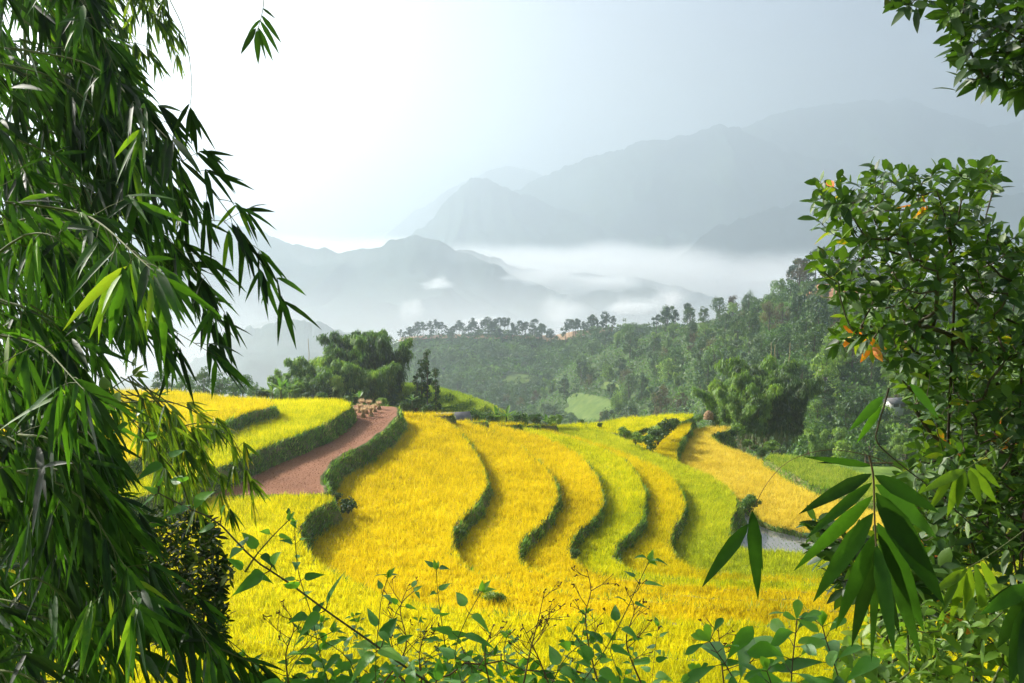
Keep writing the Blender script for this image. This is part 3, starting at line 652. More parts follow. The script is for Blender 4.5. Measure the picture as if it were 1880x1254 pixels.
g = np.random.default_rng(55); lowt = [(995, .20, 1.3, 'pine'), (1012, .19, 1.45, 'tall'), (1028, .21, 1.3, 'tall'), (1040, .17, 1.0, 'broad'), (985, .13, 1.0, 'brown'), (930, .10, 1.0, 'brown'), (905, .12, .9, 'broad'), (955, .08, .9, 'brown'), (1065, .28, 1.1, 'tall'), (1090, .30, 1.1, 'tall'), (870, .16, 1.0, 'broad'), (840, .2, 1.0, 'tall'), (1150, .25, 1.1, 'broad'), (1030, .06, .8, 'broad'), (1000, .05, .8, 'brown')]
for i, (x, vv, s_, kd) in enumerate(lowt):
    q = on_hill(H2, np.array([float(x)]), np.array([.5+vv*.85]))[0]
    plant(kd, i % 3, 'forest_tree', q-[0, 0, .3], s_, i*1.1, {'pine': 'dark pine', 'tall': 'tall dark green tree', 'broad': 'round mid green tree', 'brown': 'brownish thin crowned tree'}[kd]+' in the hazy valley just beyond the golden crest', 'tree', 'trees in the hazy valley beyond the crest, '+kd)
# ------------------------------------------------------------------ mound with the bamboo grove behind the crest
def mound():
    u = np.linspace(-1.25, 1.25, 90); X, Yy = np.meshgrid(u, u)
    c = at(725, 735, 128); rx, ry = 13.5, 12
    r = np.sqrt(X**2+Yy**2); h = np.clip(1-r**2, -1, 1)
    z = 3.3*h
    st = np.clip((X-.28)/.25, 0, 1); step = .8; zq = np.floor(z/step)*step+step*np.clip((z/step-np.floor(z/step)-.75)*4, 0, 1)
    z = z*(1-st)+zq*st
    z = z+.15*fbm(X*4, Yy*4, 3)
    P_ = np.stack([c[0]+X*rx, c[1]+Yy*ry, np.full(X.shape, -25.0)+z], -1)
    grid_mesh('mound', P_, M_green, 'grassy stepped mound behind the crest of the golden field')
    n = 60000; a = R.random(n)*6.283; rr = np.sqrt(R.random(n))*1.1; x, y = rr*np.cos(a), rr*np.sin(a)
    iu = ((x+1.25)/2.5*89); iv = ((y+1.25)/2.5*89); q = P_[iv.round().astype(int), iu.round().astype(int)]
    b = q+np.column_stack([R.normal(0, .12, (n, 2)), np.zeros(n)])
    V, T = blades(b, np.column_stack([R.normal(0, .5, (n, 2)), np.ones(n)]), .15+.2*R.random(n), .07)
    stp = np.clip(.35+.5*(x-.2)+R.normal(0, .15, n), 0, 1)
    mb = MB(); mb.add(V, None, T, stp); tag(mb.build('grass', RM['green'][0]), 'short green grass covering the mound beside the bamboo grove', 'grass', kind='stuff')
    return lambda px, Y: float(np.interp(0, [0, 1], [-25+3.3*max(-1, 1-(((at(px, 700, Y)[0]-c[0])/rx)**2+((Y-c[1])/ry)**2)), 0]))
mound_z = mound()
GR = 'bamboos of the dark grove on the mound behind the crest'
gl = 'dark feathery bamboo in the dense grove behind the brown field'
grove = [(535,118,.62),(548,121,.72),(565,117,.78),(580,123,1.02),(594,119,.98),(610,124,1.12),(624,118,.92),(640,124,1.22),(655,119,1.05),(668,125,1.22),(682,119,1.08),(696,124,1.2),(710,119,1.05),(722,124,1.18),(735,120,1.0),(746,124,1.12),(602,128,1.05),(650,129,1.18),(700,129,1.15),(540,126,.7)]
for i, (x, Y, s) in enumerate(grove):
    z = max(mound_z(x, Y), -25.5)-.1 if x > 640 else -24.2
    s2 = s*(1.0 if x > 600 else 1.06)
    plant('bamboo', i % 4, 'bamboo', (at(x-22, 700, Y)[0], Y, z), s2*1.15, i*2.1, gl, 'bamboo', GR)
for x, Y, s, lab in ((765, 119, .78, 'shortest of the slim dark trees at the right end of the bamboo grove'), (784, 121, 1.02, 'tallest slim ragged tree at the right end of the bamboo grove'), (800, 120, .8, 'slim ragged tree furthest right of the bamboo grove'), (774, 123, .75, 'slim tree half hidden behind the tallest ragged spire tree')):
    plant('spire', int(x) % 3, 'slender_tree', (at(x, 700, Y)[0], Y, mound_z(x, Y)-.1), s*1.28, x, lab, 'tree')
# small bushes: photo x, photo base y, distance, size, label, material
BUSH = [
 (762, 752, 117, 1.9, 'grey green bush under the slim ragged trees', ML_mid), (741, 752, 101, .75, 'small dark round bush at the top corner of the brown field', ML_dark),
 (700, 745, 112, .9, 'pale bush just behind the straw stooks', ML_light), (786, 758, 113, 1.1, 'low bush at the right foot of the ragged trees', ML_mid),
 (1066, 779, 121, .6, 'small dark bush on the crest left of the far lime field', ML_dark), (1101, 783, 117, .5, 'tiny dark bush standing in the lime field near the crest', ML_dark),
 (1147, 800, 108, 1.0, 'loose leafy bush at the left end of the gully', ML_light), (1167, 812, 107, 1.0, 'pale shrub in the gully left of the dark bushes', ML_light),
 (1193, 822, 106, 1.35, 'dark dense shrub in the gully at the end of the lime field', ML_mid), (1208, 812, 109, 1.5, 'dark shrub in the gully beside the small yellow strip', ML_dark),
 (1224, 795, 113, 1.4, 'dark shrub at the top of the gully below the far lime field', ML_dark), (1203, 800, 111, 1.1, 'bright green broad leaved shrub among the dark gully shrubs', ML_light), (1236, 780, 117, .9, 'dark shrub closing the gully at its upper right', ML_dark),
 (1376, 935, 84, 1.15, 'lone leafy shrub on the bank above the flooded paddy', ML_mid),
 (905, 1104, 51, .62, 'bright green weed clump in the golden rice near the bottom middle', ML_light), (880, 1096, 52, .45, 'smaller weed clump left of the bright green one in the rice', ML_mid), (921, 1106, 51, .45, 'low weed tuft right of the bright green clump in the rice', ML_light),
 (1056, 1022, 60, .45, 'leafy weed at the foot of the third S curved bank', ML_mid), (845, 985, 64, .5, 'leafy weed on the bank of the largest golden field', ML_mid),
 (640, 938, 66, .8, 'dark tangled weeds spilling from the hollow bank into the golden field', ML_dark), (612, 925, 68, .8, 'dark weeds at the top of the hollow bank', ML_dark),
 (1340, 800, 124, 1.0, 'green scrub on the notch bank beside the haystack', ML_mid), (1352, 796, 126, 1.2, 'green scrub behind the notch of the pale terrace', ML_light), (1322, 803, 120, .7, 'low scrub at the tip of the notch in the pale terrace', ML_mid),
 (1418, 828, 122, 1.3, 'leafy bush at the edge of the small pale green field', ML_light), (1398, 836, 120, .9, 'low bush in front of the big bamboo bush', ML_mid), (1372, 818, 124, .8, 'grassy scrub between the notch and the big bamboo bush', ML_light), (1385, 826, 122, .7, 'low scrub just behind the edge of the pale terrace', ML_mid),
 (1283, 772, 126, .8, 'dark grass tuft left of the haystack', ML_mid), (1310, 772, 128, .7, 'low scrub right of the haystack', ML_dark),
 (900, 778, 112, 1.35, 'dark scrub left of the crest banana plants', ML_mid), (955, 781, 112, 1.35, 'dark scrub right of the crest banana plants', ML_mid), (985, 782, 115, 1.35, 'low scrub on the crest above the golden rice', ML_mid), (1020, 782, 117, 1.35, 'low bright scrub on the crest', ML_light), (870, 776, 113, 1.35, 'low scrub by the shed roof', ML_mid),
 (560, 734, 103, .8, 'low scrub at the left foot of the bamboo grove', ML_dark), (480, 732, 104, 1.0, 'low scrub left of the banana plants behind the lime field', ML_dark), (590, 735, 103, .8, 'low scrub at the foot of the bamboo grove', ML_mid), (640, 738, 104, .7, 'low scrub behind the corner of the lime field', ML_mid),
]
for i, (x, y, Y, s, lab, mt) in enumerate(BUSH):
    q = at(x, y, Y); plant('shrub', i % 3, 'bush', q-[0, 0, .05], s, i*1.3, lab, 'bush', None, mt)
BAN = [(500, 731, 103, .75, 'left banana plant behind the crest of the lime field'), (516, 731, 102, 1.0, 'tallest banana plant behind the crest of the lime field'), (532, 731, 103, .75, 'right banana plant behind the crest of the lime field'),
 (757, 742, 110, .55, 'small banana plant behind the straw stooks'), (660, 738, 106, .6, 'single upright banana plant behind the tip of the lime field'), (912, 778, 112, .85, 'left banana plant on the crest of the golden field'), (930, 778, 111, .95, 'right banana plant on the crest of the golden field'), (945, 780, 113, .7, 'low banana plant on the crest beside the taller pair'), (1002, 782, 115, .6, 'small banana plant on the crest above the gold and lime boundary')]
for i, (x, y, Y, s, lab) in enumerate(BAN): plant('banana', i % 3, 'banana_plant', at(x, y, Y)-[0, 0, .1], s, i*1.9, lab, 'banana plant')
# trees beyond the left terraces
for i, (x, y, Y, s, kd, lab) in enumerate([(408, 735, 150, .52, 'broad', 'round hazy tree left of the lime field crest'), (446, 735, 150, .50, 'broad', 'round grey green tree left of the banana plants'), (430, 735, 156, .42, 'tall', 'narrow tree between two round trees left of the banana plants'), (375, 738, 165, .55, 'tall', 'hazy tree beside the hanging bamboo leaves'), (340, 738, 170, .6, 'broad', 'hazy broad tree behind the hanging bamboo leaves'), (300, 738, 175, .6, 'tall', 'hazy tree furthest left behind the bamboo'), (465, 735, 152, .35, 'broad', 'small round tree nearest the banana plants')]):
    plant(kd, i % 3, 'broadleaf_tree', at(x, y, Y)-[0, 0, .2], s, i*1.7, lab, 'tree')
# big bamboo bush right of the terraces
bb = [(1318, 140, 1.05), (1334, 137, 1.0), (1350, 143, 1.25), (1366, 139, 1.3), (1380, 141, 1.55), (1392, 145, 1.62), (1405, 140, 1.45), (1420, 143, 1.45), (1436, 139, 1.35), (1450, 142, 1.25), (1462, 140, 1.1), (1428, 136, 1.15), (1360, 134, .85), (1395, 135, 1.1)]
for i, (x, Y, s) in enumerate(bb):
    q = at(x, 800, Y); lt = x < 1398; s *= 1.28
    plant('bamboo', i % 4, 'bamboo', (q[0], Y, q[2]-.1), s, i*1.3, 'sunlit yellow green bamboo on the left side of big bush' if lt else 'shaded bamboo on the right side of the big bush', 'bamboo', 'bamboos of the big bush, sunlit side' if lt else 'bamboos of the big bush, dark side', ML_light if lt else ML_bamb_shade)  # sun and shade sides painted in: light leaf colour left, dark right
for i, (x, y, Y, s, kd, mt, lab) in enumerate([(1546, 852, 150, 1.0, 'dome', None, 'rounded pale creeper covered bush right of the big bamboo'), (1500, 862, 158, 1.15, 'bamboo', ML_light, 'loose bamboo between the big bush and the rounded pale bush'), (1590, 865, 155, 1.0, 'broad', None, 'leafy tree right of the rounded pale bush'), (1625, 870, 158, 1.25, 'bamboo', ML_light, 'pale bamboo behind the twig with two long leaves'), (1660, 880, 160, 1.1, 'broad', ML_light, 'pale leafy tree beside the right hand foreground tree'), (1520, 850, 172, 1.2, 'bamboo', ML_light, 'tall pale bamboo below the road bend'), (1560, 845, 180, 1.25, 'bamboo', ML_light, 'tall pale bamboo behind the rounded bush'), (1485, 845, 166, .8, 'broad', None, 'dark small tree touching the big bamboo bush'), (1610, 850, 185, 1.0, 'broad', ML_light, 'light green tree on the lower right slope')]):
    q = at(x, y, Y); plant(kd, i % 3, 'bamboo' if kd == 'bamboo' else ('creeper_bush' if kd == 'dome' else 'broadleaf_tree'), q-[0, 0, .2], s, i*1.1, lab, 'bamboo' if kd == 'bamboo' else ('bush' if kd == 'dome' else 'tree'), None, mt)
# ------------------------------------------------------------------ straw, shed, poles, houses
M_straw = leaf_mat('straw', [(0, (.42, .29, .15)), (.5, (.64, .47, .27)), (1, (.78, .62, .40))], .4, .8, .1, (1, 1, 1))
M_strawb = solid_mat('straw_body', [(.3, (.20, .12, .07)), (.7, (.30, .19, .11))], 6, .95, .1, .8, 30)
def stook(loc, h, label, rz):
    o = empty('straw_stook', loc, rz); tag(o, label, 'straw stook', 'straw stooks at the top of the brown field')
    n = 700; a = R.random(n)*6.283; r = .28*h*np.sqrt(R.random(n)); b = np.column_stack([r*np.cos(a), r*np.sin(a), 0*r])
    d = np.column_stack([-b[:, :2]*1.6/h, np.full(n, 1.0)])+R.normal(0, .06, (n, 3)); V, T = blades(b, d, h*(.55+.25*R.random(n)), .05)
    m = MB(); m.add(V, None, T, R.random(n)*.7); m.build('sheaf', M_straw, o)
    n = 600; a = R.random(n)*6.283; b = np.column_stack([.05*np.cos(a), .05*np.sin(a), np.full(n, h*.58)]); d = np.column_stack([np.cos(a), np.sin(a), .5+1.6*R.random(n)])+R.normal(0, .3, (n, 3))
    V, T = blades(b, d, h*(.3+.35*R.random(n)), .022); m = MB(); m.add(V, None, T, .3+R.random(n)*.7); m.build('ears', M_straw, o)
    m = MB(); m.add(*tube([(0, 0, h*.52), (0, 0, h*.60)], [.10*h, .10*h], 10)); m.build('binding', M_strawb, o)
for i, (x, y) in enumerate([(652, 764), (660, 757), (667, 766), (673, 759), (681, 764), (688, 756), (664, 749), (677, 750), (696, 751)]):
    stook(atz(x, y, -18.72), .72+.28*R.random(), 'tan straw stook at the top end of the brown field', i)
def haystack():
    q = at(1301, 768, 128); o = empty('haystack', q); tag(o, 'small round brown haystack by the far pale terrace', 'haystack')
    t = np.linspace(0, 1, 9); m = MB(); m.add(*tube(np.stack([0*t, 0*t, 1.15*t-.1], -1), .64*np.sqrt(np.clip(1-t**2.2, .004, 1))+.02, 18)); m.build('straw_mound', M_strawb, o, True)
    n = 900; a = R.random(n)*6.283; t = R.random(n); r = .64*np.sqrt(np.clip(1-t**2.2, .004, 1)); b = np.column_stack([r*np.cos(a), r*np.sin(a), 1.05*t]); d = np.column_stack([np.cos(a), np.sin(a), -.9+0*a])+R.normal(0, .4, (n, 3))
    V, T = blades(b, d, .16, .03); m = MB(); m.add(V, None, T, R.random(n)*.7); m.build('loose_straw', M_straw, o)
    m = MB(); m.add(*tube([(0, 0, .9), (.02, 0, 1.3)], [.03, .02], 6)); m.build('pole', M_bark, o)
haystack()
M_wall = solid_mat('plaster', [(.3, (.62, .60, .56)), (.7, (.75, .73, .70))], .8, .9, .2, .1)
M_tile = solid_mat('roof_tile', [(.3, (.10, .10, .11)), (.7, (.20, .19, .19))], 1.5, .8, .3, .5, 8)
M_roofr = solid_mat('roof_red', [(.3, (.30, .14, .10)), (.7, (.40, .22, .16))], 1.5, .8, .3, .4, 8)
M_pane = solid_mat('window_pane', [(.3, (.04, .05, .06)), (.7, (.06, .08, .1))], 1, .15, .6); M_plank = wood_mat('plank', (.10, .07, .05), (.2, .15, .1))
def bxm(lo, hi):
    x0, y0, z0 = lo; x1, y1, z1 = hi
    return [(x0,y0,z0),(x1,y0,z0),(x1,y1,z0),(x0,y1,z0),(x0,y0,z1),(x1,y0,z1),(x1,y1,z1),(x0,y1,z1)], [(0,3,2,1),(4,5,6,7),(0,1,5,4),(1,2,6,5),(2,3,7,6),(3,0,4,7)]
def gable(L, W, z0, h, over=.35, th=.12):
    a, b = L/2+over, W/2+over; s = h/(W/2); zb = z0-over*s
    V = [(-a,-b,zb),(a,-b,zb),(a,0,z0+h),(-a,0,z0+h),(-a,b,zb),(a,b,zb),(-a,-b,zb+th),(a,-b,zb+th),(a,0,z0+h+th),(-a,0,z0+h+th),(-a,b,zb+th),(a,b,zb+th)]
    return V, [(0,3,2,1),(3,4,5,2),(6,7,8,9),(9,8,11,10),(0,1,7,6),(4,10,11,5),(0,6,9,3),(3,9,10,4),(1,2,8,7),(2,5,11,8)]
def house(loc, rz, L, W, H, name, label, wallm, roofm, nwin, cat='house'):
    o = empty(name, loc, rz); tag(o, label, cat)
    m = MB(); m.add(*bxm((-L/2, -W/2, -1.5), (L/2, W/2, H)))
    for sx in (-1, 1): m.add([(sx*L/2, -W/2, H), (sx*L/2, W/2, H), (sx*L/2, 0, H+W*.28)], None, [(0, 1, 2)])
    m.build('wall', wallm, o); m = MB(); m.add(*gable(L, W, H+.01, W*.28)); m.build('roof', roofm, o)
    for i in range(nwin):
        x = -L/2+L*(i+.7)/(nwin+.8)
        f = MB(); w, z0, z1 = .55, H*.38, H*.78
        for lo, hi in (((x-w-.1, -W/2-.08, z0-.1), (x+w+.1, -W/2-.005, z0)), ((x-w-.1, -W/2-.08, z1), (x+w+.1, -W/2-.005, z1+.1)), ((x-w-.1, -W/2-.08, z0), (x-w, -W/2-.005, z1)), ((x+w, -W/2-.08, z0), (x+w+.1, -W/2-.005, z1))): f.add(*bxm(lo, hi))
        wf = f.build('window', M_plank, o); g_ = MB(); g_.add(*bxm((x-w, -W/2-.04, z0), (x+w, -W/2-.01, z1))); g_.build('pane', M_pane, wf)
    d = MB(); x = L/2-L*.09; d.add(*bxm((x-.5, -W/2-.06, 0), (x+.5, -W/2-.006, min(2.1, H-.2)))); d.build('door', M_plank, o); return o
house(at(832, 781, 108.5), .25, 3.1, 2.2, .75, 'field_shed', 'low shed with dark grey roof just behind the golden crest', M_plank, M_tile, 1, 'shed')
for x, L, lab, rm in ((1592, 16, 'long white building on the skyline behind the right hand tree', M_tile), (1650, 11, 'smaller white building right of the long one on the skyline', M_roofr)):
    q = on_hill(H1, np.array([float(x)]), np.array([.985]))[0]; house(q+[0, 0, .4], .15, L, 6, 3.6, 'white_house', lab, M_wall, rm, int(L/3))
for x, y, L, lab in ((1790, 548, 8, 'white house among trees behind the right hand tree'), (1840, 556, 10, 'pale house furthest right behind the foreground tree')):
    vv = np.linspace(.5, .99, 200); qq = on_hill(H1, np.full(200, float(x)), vv); a_, b_, f_ = project(qq); q = qq[np.argmin(np.abs(b_-y))]; house(q+[0, 0, .3], -.2, L, 6, 3.4, 'white_house', lab, M_wall, M_tile, 3)
house(at(1640, 748, 205), .3, 3, 2.6, 1.2, 'white_house', 'small pale roofed hut on the lower right slope', M_wall, M_tile, 1)
M_deadb = wood_mat('dead_bamboo', (.36, .26, .13), (.5, .38, .2))
for x, y0, y1, Y, lab in ((1415, 700, 628, 190, 'left of two tall bare poles behind the big bamboo bush'), (1422, 700, 632, 191, 'right of two tall bare poles behind the big bamboo bush'), (1447, 690, 630, 195, 'leaning bare pole right of the paired poles'), (567, 700, 622, 127, 'thin bare pole rising from the left of the bamboo grove')):
    b0 = at(x, y0, Y); t0 = at(x+(4 if x == 1447 else 1)*(-1 if x == 567 else 1), y1, Y); m = MB(); t = np.linspace(0, 1, 7)[:, None]; pts = b0+(t0-b0)*t+R.normal(0, .05, (7, 3))
    m.add(*tube(pts-b0, np.linspace(.11 if Y > 150 else .05, .04, 7), 6)); o = m.build('bare_pole', M_deadb); o.location = b0; tag(o, lab, 'pole')
# fog lying in the far valley, and small wisps on the slopes
def fog_mat(name, dens, z0, z1, nsc, namp):
    m, nt, out = new_mat(name); v = nt.nodes.new('ShaderNodeVolumePrincipled'); v.inputs['Color'].default_value = (1, 1, 1, 1); v.inputs['Anisotropy'].default_value = .2
    tc = nt.nodes.new('ShaderNodeTexCoord'); sx = nt.nodes.new('ShaderNodeSeparateXYZ'); nt.links.new(tc.outputs['Object'], sx.inputs[0])
    n = noise(nt, nsc, 4, .6, vec=tc.outputs['Object']); h = math_n(nt, 'ADD', sx.outputs[2], math_n(nt, 'MULTIPLY', math_n(nt, 'SUBTRACT', n, .5), namp))
    mr = nt.nodes.new('ShaderNodeMapRange'); mr.inputs[1].default_value = z0; mr.inputs[2].default_value = z1; mr.inputs[3].default_value = 1; mr.inputs[4].default_value = 0; nt.links.new(h, mr.inputs[0])
    nt.links.new(math_n(nt, 'MULTIPLY', math_n(nt, 'POWER', mr.outputs[0], 1.8), dens), v.inputs['Density']); nt.links.new(v.outputs[0], out.inputs['Volume']); return m
fo = link('fog', box_mesh((-2200, 2530, -344), (2600, 4700, -50), fog_mat('fog', .022, -170, -72, .0045, 110), 'fog')); tag(fo, 'white sea of fog lying in the valley below the far mountains', 'fog', kind='stuff')
fo = link('valley_mist', box_mesh((-1500, 900, -344), (1150, 2120, -40), fog_mat('valley_mist', .0045, -330, -70, .003, 90), 'valley_mist')); tag(fo, 'thin white mist pooled in the valley behind the pine ridge', 'mist', kind='stuff')
def wisp(px, py, Y, w, h, seed, label):
    q = at(px, py, Y); s = Y/FPX; bm = bmesh.new(); bmesh.ops.create_icosphere(bm, subdivisions=3, radius=1.0); me = bpy.data.meshes.new('mist_wisp'); bm.to_mesh(me); bm.free()
    m, nt, out = new_mat('wisp'); v = nt.nodes.new('ShaderNodeVolumePrincipled'); v.inputs['Color'].default_value = (1, 1, 1, 1); v.inputs['Anisotropy'].default_value = .2
    tc = nt.nodes.new('ShaderNodeTexCoord'); ln = nt.nodes.new('ShaderNodeVectorMath'); ln.operation = 'LENGTH'; nt.links.new(tc.outputs['Object'], ln.inputs[0])
    mp = nt.nodes.new('ShaderNodeMapping'); mp.inputs['Location'].default_value = (seed*3.7, seed*1.3, 0); nt.links.new(tc.outputs['Object'], mp.inputs[0])
    n = noise(nt, 1.5, 5, .62, vec=mp.outputs[0])
    d = math_n(nt, 'SUBTRACT', math_n(nt, 'MULTIPLY', n, 1.9), math_n(nt, 'ADD', math_n(nt, 'MULTIPLY', ln.outputs['Value'], .95), .30)); d = math_n(nt, 'MAXIMUM', d, 0.0)
    nt.links.new(math_n(nt, 'MULTIPLY', d, 2.6/(min(w, h)*s)), v.inputs['Density']); nt.links.new(v.outputs[0], out.inputs['Volume']); me.materials.append(m)
    o = link('mist_wisp', me); o.location = q; o.scale = (w*s*1.05, w*s*.7, h*s*1.0); tag(o, label, 'mist wisp', kind='stuff')
for i, (x, y, Y, w, h, lab) in enumerate([(802, 520, 2080, 44, 16, 'small white mist wisp on the dark middle mountain'), (757, 572, 1500, 30, 38, 'upright white mist puff above the bamboo grove'), (1030, 582, 1500, 70, 52, 'large white mist puff behind the pine ridge'), (1232, 552, 1300, 52, 40, 'white mist puff at the skyline of the right hillside'), (880, 592, 1500, 50, 20, 'mist behind the pines in the middle of the ridge'), (1105, 522, 2380, 110, 24, 'thin mist streak on the pale middle slope'), (1160, 562, 1600, 70, 26, 'faint mist streak behind the start of the right hillside'), (1005, 508, 2380, 90, 22, 'mist streak along the middle slope under the fog')]): wisp(x, y, Y, w, h, 60+i, lab)
# ------------------------------------------------------------------ foreground plants
FB = leaf_mat('bamboo_leaf', [(0, (0.011, 0.028, 0.008)), (.4, (0.026, 0.076, 0.012)), (.75, (0.061, 0.157, 0.018)), (.92, (0.162, 0.273, 0.026)), (1, (0.176, 0.246, 0.026))], .45, .55, .3, (1.6, 1.6, .5), nscale=40, namp=.14)
FF = leaf_mat('bamboo_leaf_fine', [(0, (.02, .05, .01)), (.4, (.06, .12, .015)), (.8, (.14, .22, .02)), (1, (.32, .28, .03))], .45, .45, .35, (1.7, 1.6, .5), nscale=45, namp=.14)
FT = leaf_mat('tree_leaf', [(0, (0.014, 0.034, 0.009)), (.5, (0.040, 0.092, 0.014)), (.9, (0.103, 0.184, 0.023)), (.965, (0.230, 0.276, 0.023)), (.985, (0.631, 0.253, 0.023)), (1, (0.689, 0.184, 0.034))], .35, .48, .4, (1.6, 1.6, .5), nscale=45, namp=.07)
FD = leaf_mat('shrub_leaf_dark', [(0, (.008, .018, .006)), (.6, (.022, .045, .010)), (1, (.07, .10, .02))], .3, .65, .15, (1.5, 1.5, .5))
FH = leaf_mat('herb_leaf', [(0, (0.042, 0.120, 0.024)), (.5, (0.096, 0.240, 0.042)), (1, (0.216, 0.384, 0.060))], .42, .45, .35, (1.5, 1.6, .5), nscale=45, namp=.14)
FL = leaf_mat('shrub_leaf_light', [(0, (.05, .10, .02)), (.5, (.12, .22, .03)), (1, (.26, .34, .05))], .45, .45, .35, (1.4, 1.4, .5), nscale=45, namp=.14)
WB = wood_mat('twig_bark', (.035, .026, .018), (.09, .07, .045)); WD = wood_mat('dry_twig', (.06, .035, .022), (.16, .10, .06))
WG = wood_mat('green_stem', (.05, .07, .02), (.11, .12, .04)); WC = wood_mat('bamboo_culm', (.05, .08, .02), (.16, .15, .05))
DOWN = np.array([0, 0, -1.0])
def px2m(px, Y): return px/FPX*Y
def resamp(P_, n):
    P_ = np.asarray(P_, float); s = np.concatenate([[0], np.cumsum(np.linalg.norm(np.diff(P_, axis=0), axis=1))]); q = np.linspace(0, s[-1], n)
    return np.stack([np.interp(q, s, P_[:, k]) for k in range(3)], -1), s[-1]
def curve3(line, n=None, step=.03):
    """line of (px, py, distance) as a smooth 3D curve"""
    l = np.array(line, float); p = at(l[:, 0], l[:, 1], l[:, 2]); p = smooth_poly(p, step) if len(p) > 2 else np.linspace(p[0], p[1], 12)
    return p
def to_ground(p):
    g_ = base_z(np.array([p[0]]), np.array([p[1]]))[0]; return np.array([p[0]*1.02, p[1], g_-.1])
def bamboo_branch(mbL, mbB, line, node=.085, leafL=(.11, .225), wide=.023, fan=(4, 7), shade=.4, droop=.5, first=.1, rad=.0045, hang=.85):
    p = curve3(line); p2, Ln = resamp(p, max(8, int(len(p)/2))); mbB.add(*tube(p2, np.linspace(rad, rad*.25, len(p2)), 5))
    n = max(3, int(Ln/node)); q, _ = resamp(p, n+1); t = nrm(np.gradient(q, axis=0))
    for i in range(n+1):
        u = i/n
        if u < first: continue
        bd = t[i]; tip = i == n
        tw = nrm(bd*(1.0 if tip else .55)+DOWN*(.15+.4*R.random())+R.normal(0, .45 if not tip else .1, 3)); tl = (.03+.13*R.random()*(1.15-u)) if not tip else .02
        e = q[i]+tw*tl; mbB.add(*tube([q[i], (q[i]+e)/2+[0, 0, .004], e], [.0018, .0014, .001], 4))
        k = int(R.integers(*fan)); a = R.normal(0, 1, (k, 3))
        d = nrm(tw*.55+bd*.35+DOWN*hang*(.35+.65*R.random((k, 1)))+a*.42)
        L = leafL[0]+(leafL[1]-leafL[0])*R.random(k)*(1.0-.25*u); W = wide*(.75+.5*R.random(k))*(L/leafL[1])**.5
        fwd = nrm(np.array([0, -1.0, .55])+R.normal(0, .55, (k, 3)))
        V, Q, kk = leaves(e+R.normal(0, .006, (k, 3)), d, fwd, L, W, .12+droop*.3*R.random(k), LANCE, .3, R.normal(0, .5, k))
        mbL.add(V, Q, None, np.repeat(np.clip(shade+R.normal(0, .12)+R.normal(0, .2, k)+(.35*R.random(k)*(R.random(k) > .9))+.12*(R.random(k) > .985), 0, 1), kk))
EDGE = np.array([(-300, 190), (0, 205), (100, 215), (160, 245), (230, 290), (300, 335), (370, 385), (430, 415), (480, 425), (560, 418), (620, 425), (660, 370), (700, 270), (760, 235), (850, 225), (930, 230), (1000, 240), (1060, 290), (1120, 400), (1180, 480), (1254, 520), (1500, 520)], float)
def left_bamboo(label, culms, lines, rnd, yr, seed, shade, leafL=(.11, .225), node=.07):
    global R
    keep = R; R = np.random.default_rng(seed); o = empty('bamboo', (0, 0, 0)); tag(o, label, 'bamboo')
    L_, B_ = MB(), MB()
    for c in culms:
        p = curve3(c, step=.12); p = np.vstack([to_ground(p[-1])[None], p[::-1]]) if p[-1][2] < p[0][2] else np.vstack([to_ground(p[0])[None], p])
        m = MB(); q, _ = resamp(p, 40); r = np.linspace(.022, .008, 40); r[::3] *= 1.14; m.add(*tube(q, r, 8)); m.build('culm', WC, o, True)
    for l in lines: bamboo_branch(L_, B_, l, shade=shade, leafL=leafL, node=node)
    n, (x0, x1), (y0, y1), (dx, dy) = rnd
    for i in range(n):
        sx, sy, Y = x0+(x1-x0)*R.random(), y0+(y1-y0)*R.random(), yr[0]+(yr[1]-yr[0])*R.random()
        ex, ey = sx+dx*(.55+.7*R.random()), sy+dy*(.4+.9*R.random()); lim = np.interp(ey+60, EDGE[:, 0], EDGE[:, 1])-35-30*R.random()
        if ex > lim: ex = max(lim, sx-60)
        mid = (sx+(ex-sx)*.55, sy+(ey-sy)*.32-15, Y+.1*R.normal())
        bamboo_branch(L_, B_, [(sx, sy, Y), mid, (ex, ey, Y-.15+.3*R.normal())], shade=shade+.1*R.normal(), leafL=leafL, node=node, first=0.0)
    B_.build('branches', WG, o); L_.build('leaves', FB, o); R = keep; return o
# the big overhanging bamboo on the left
left_bamboo('large dark bamboo at the left edge whose arching branch reaches furthest right', [[(-130, -200, 4.4), (-110, 500, 4.3), (-90, 1200, 4.2)], [(-40, -250, 4.8), (-60, 700, 4.6)]],
 [[(20, 20, 4.2), (120, 95, 4.1), (210, 170, 4.0), (300, 262, 3.9), (375, 335, 3.85), (430, 405, 3.8), (462, 455, 3.8), (490, 505, 3.8), (512, 535, 3.8)],
  [(60, 120, 4.1), (180, 190, 4.1), (280, 280, 4.0), (350, 370, 4.0), (395, 410, 4.0), (440, 390, 4.0)],
  [(40, 330, 4.0), (160, 350, 3.9), (270, 410, 3.9), (340, 470, 3.8), (385, 520, 3.8), (410, 570, 3.8)],
  [(80, 430, 4.0), (200, 450, 3.9), (300, 500, 3.9), (370, 545, 3.9), (405, 600, 3.9)],
  [(40, 500, 3.8), (170, 530, 3.8), (270, 580, 3.7), (340, 620, 3.7), (390, 650, 3.7)],
  [(-40, -60, 4.0), (60, -20, 4.0), (140, 40, 3.9), (190, 110, 3.9), (230, 160, 3.9)]],
 (30, (-150, 90), (-160, 380), (260, 230)), (3.6, 5.0), 11, .26)
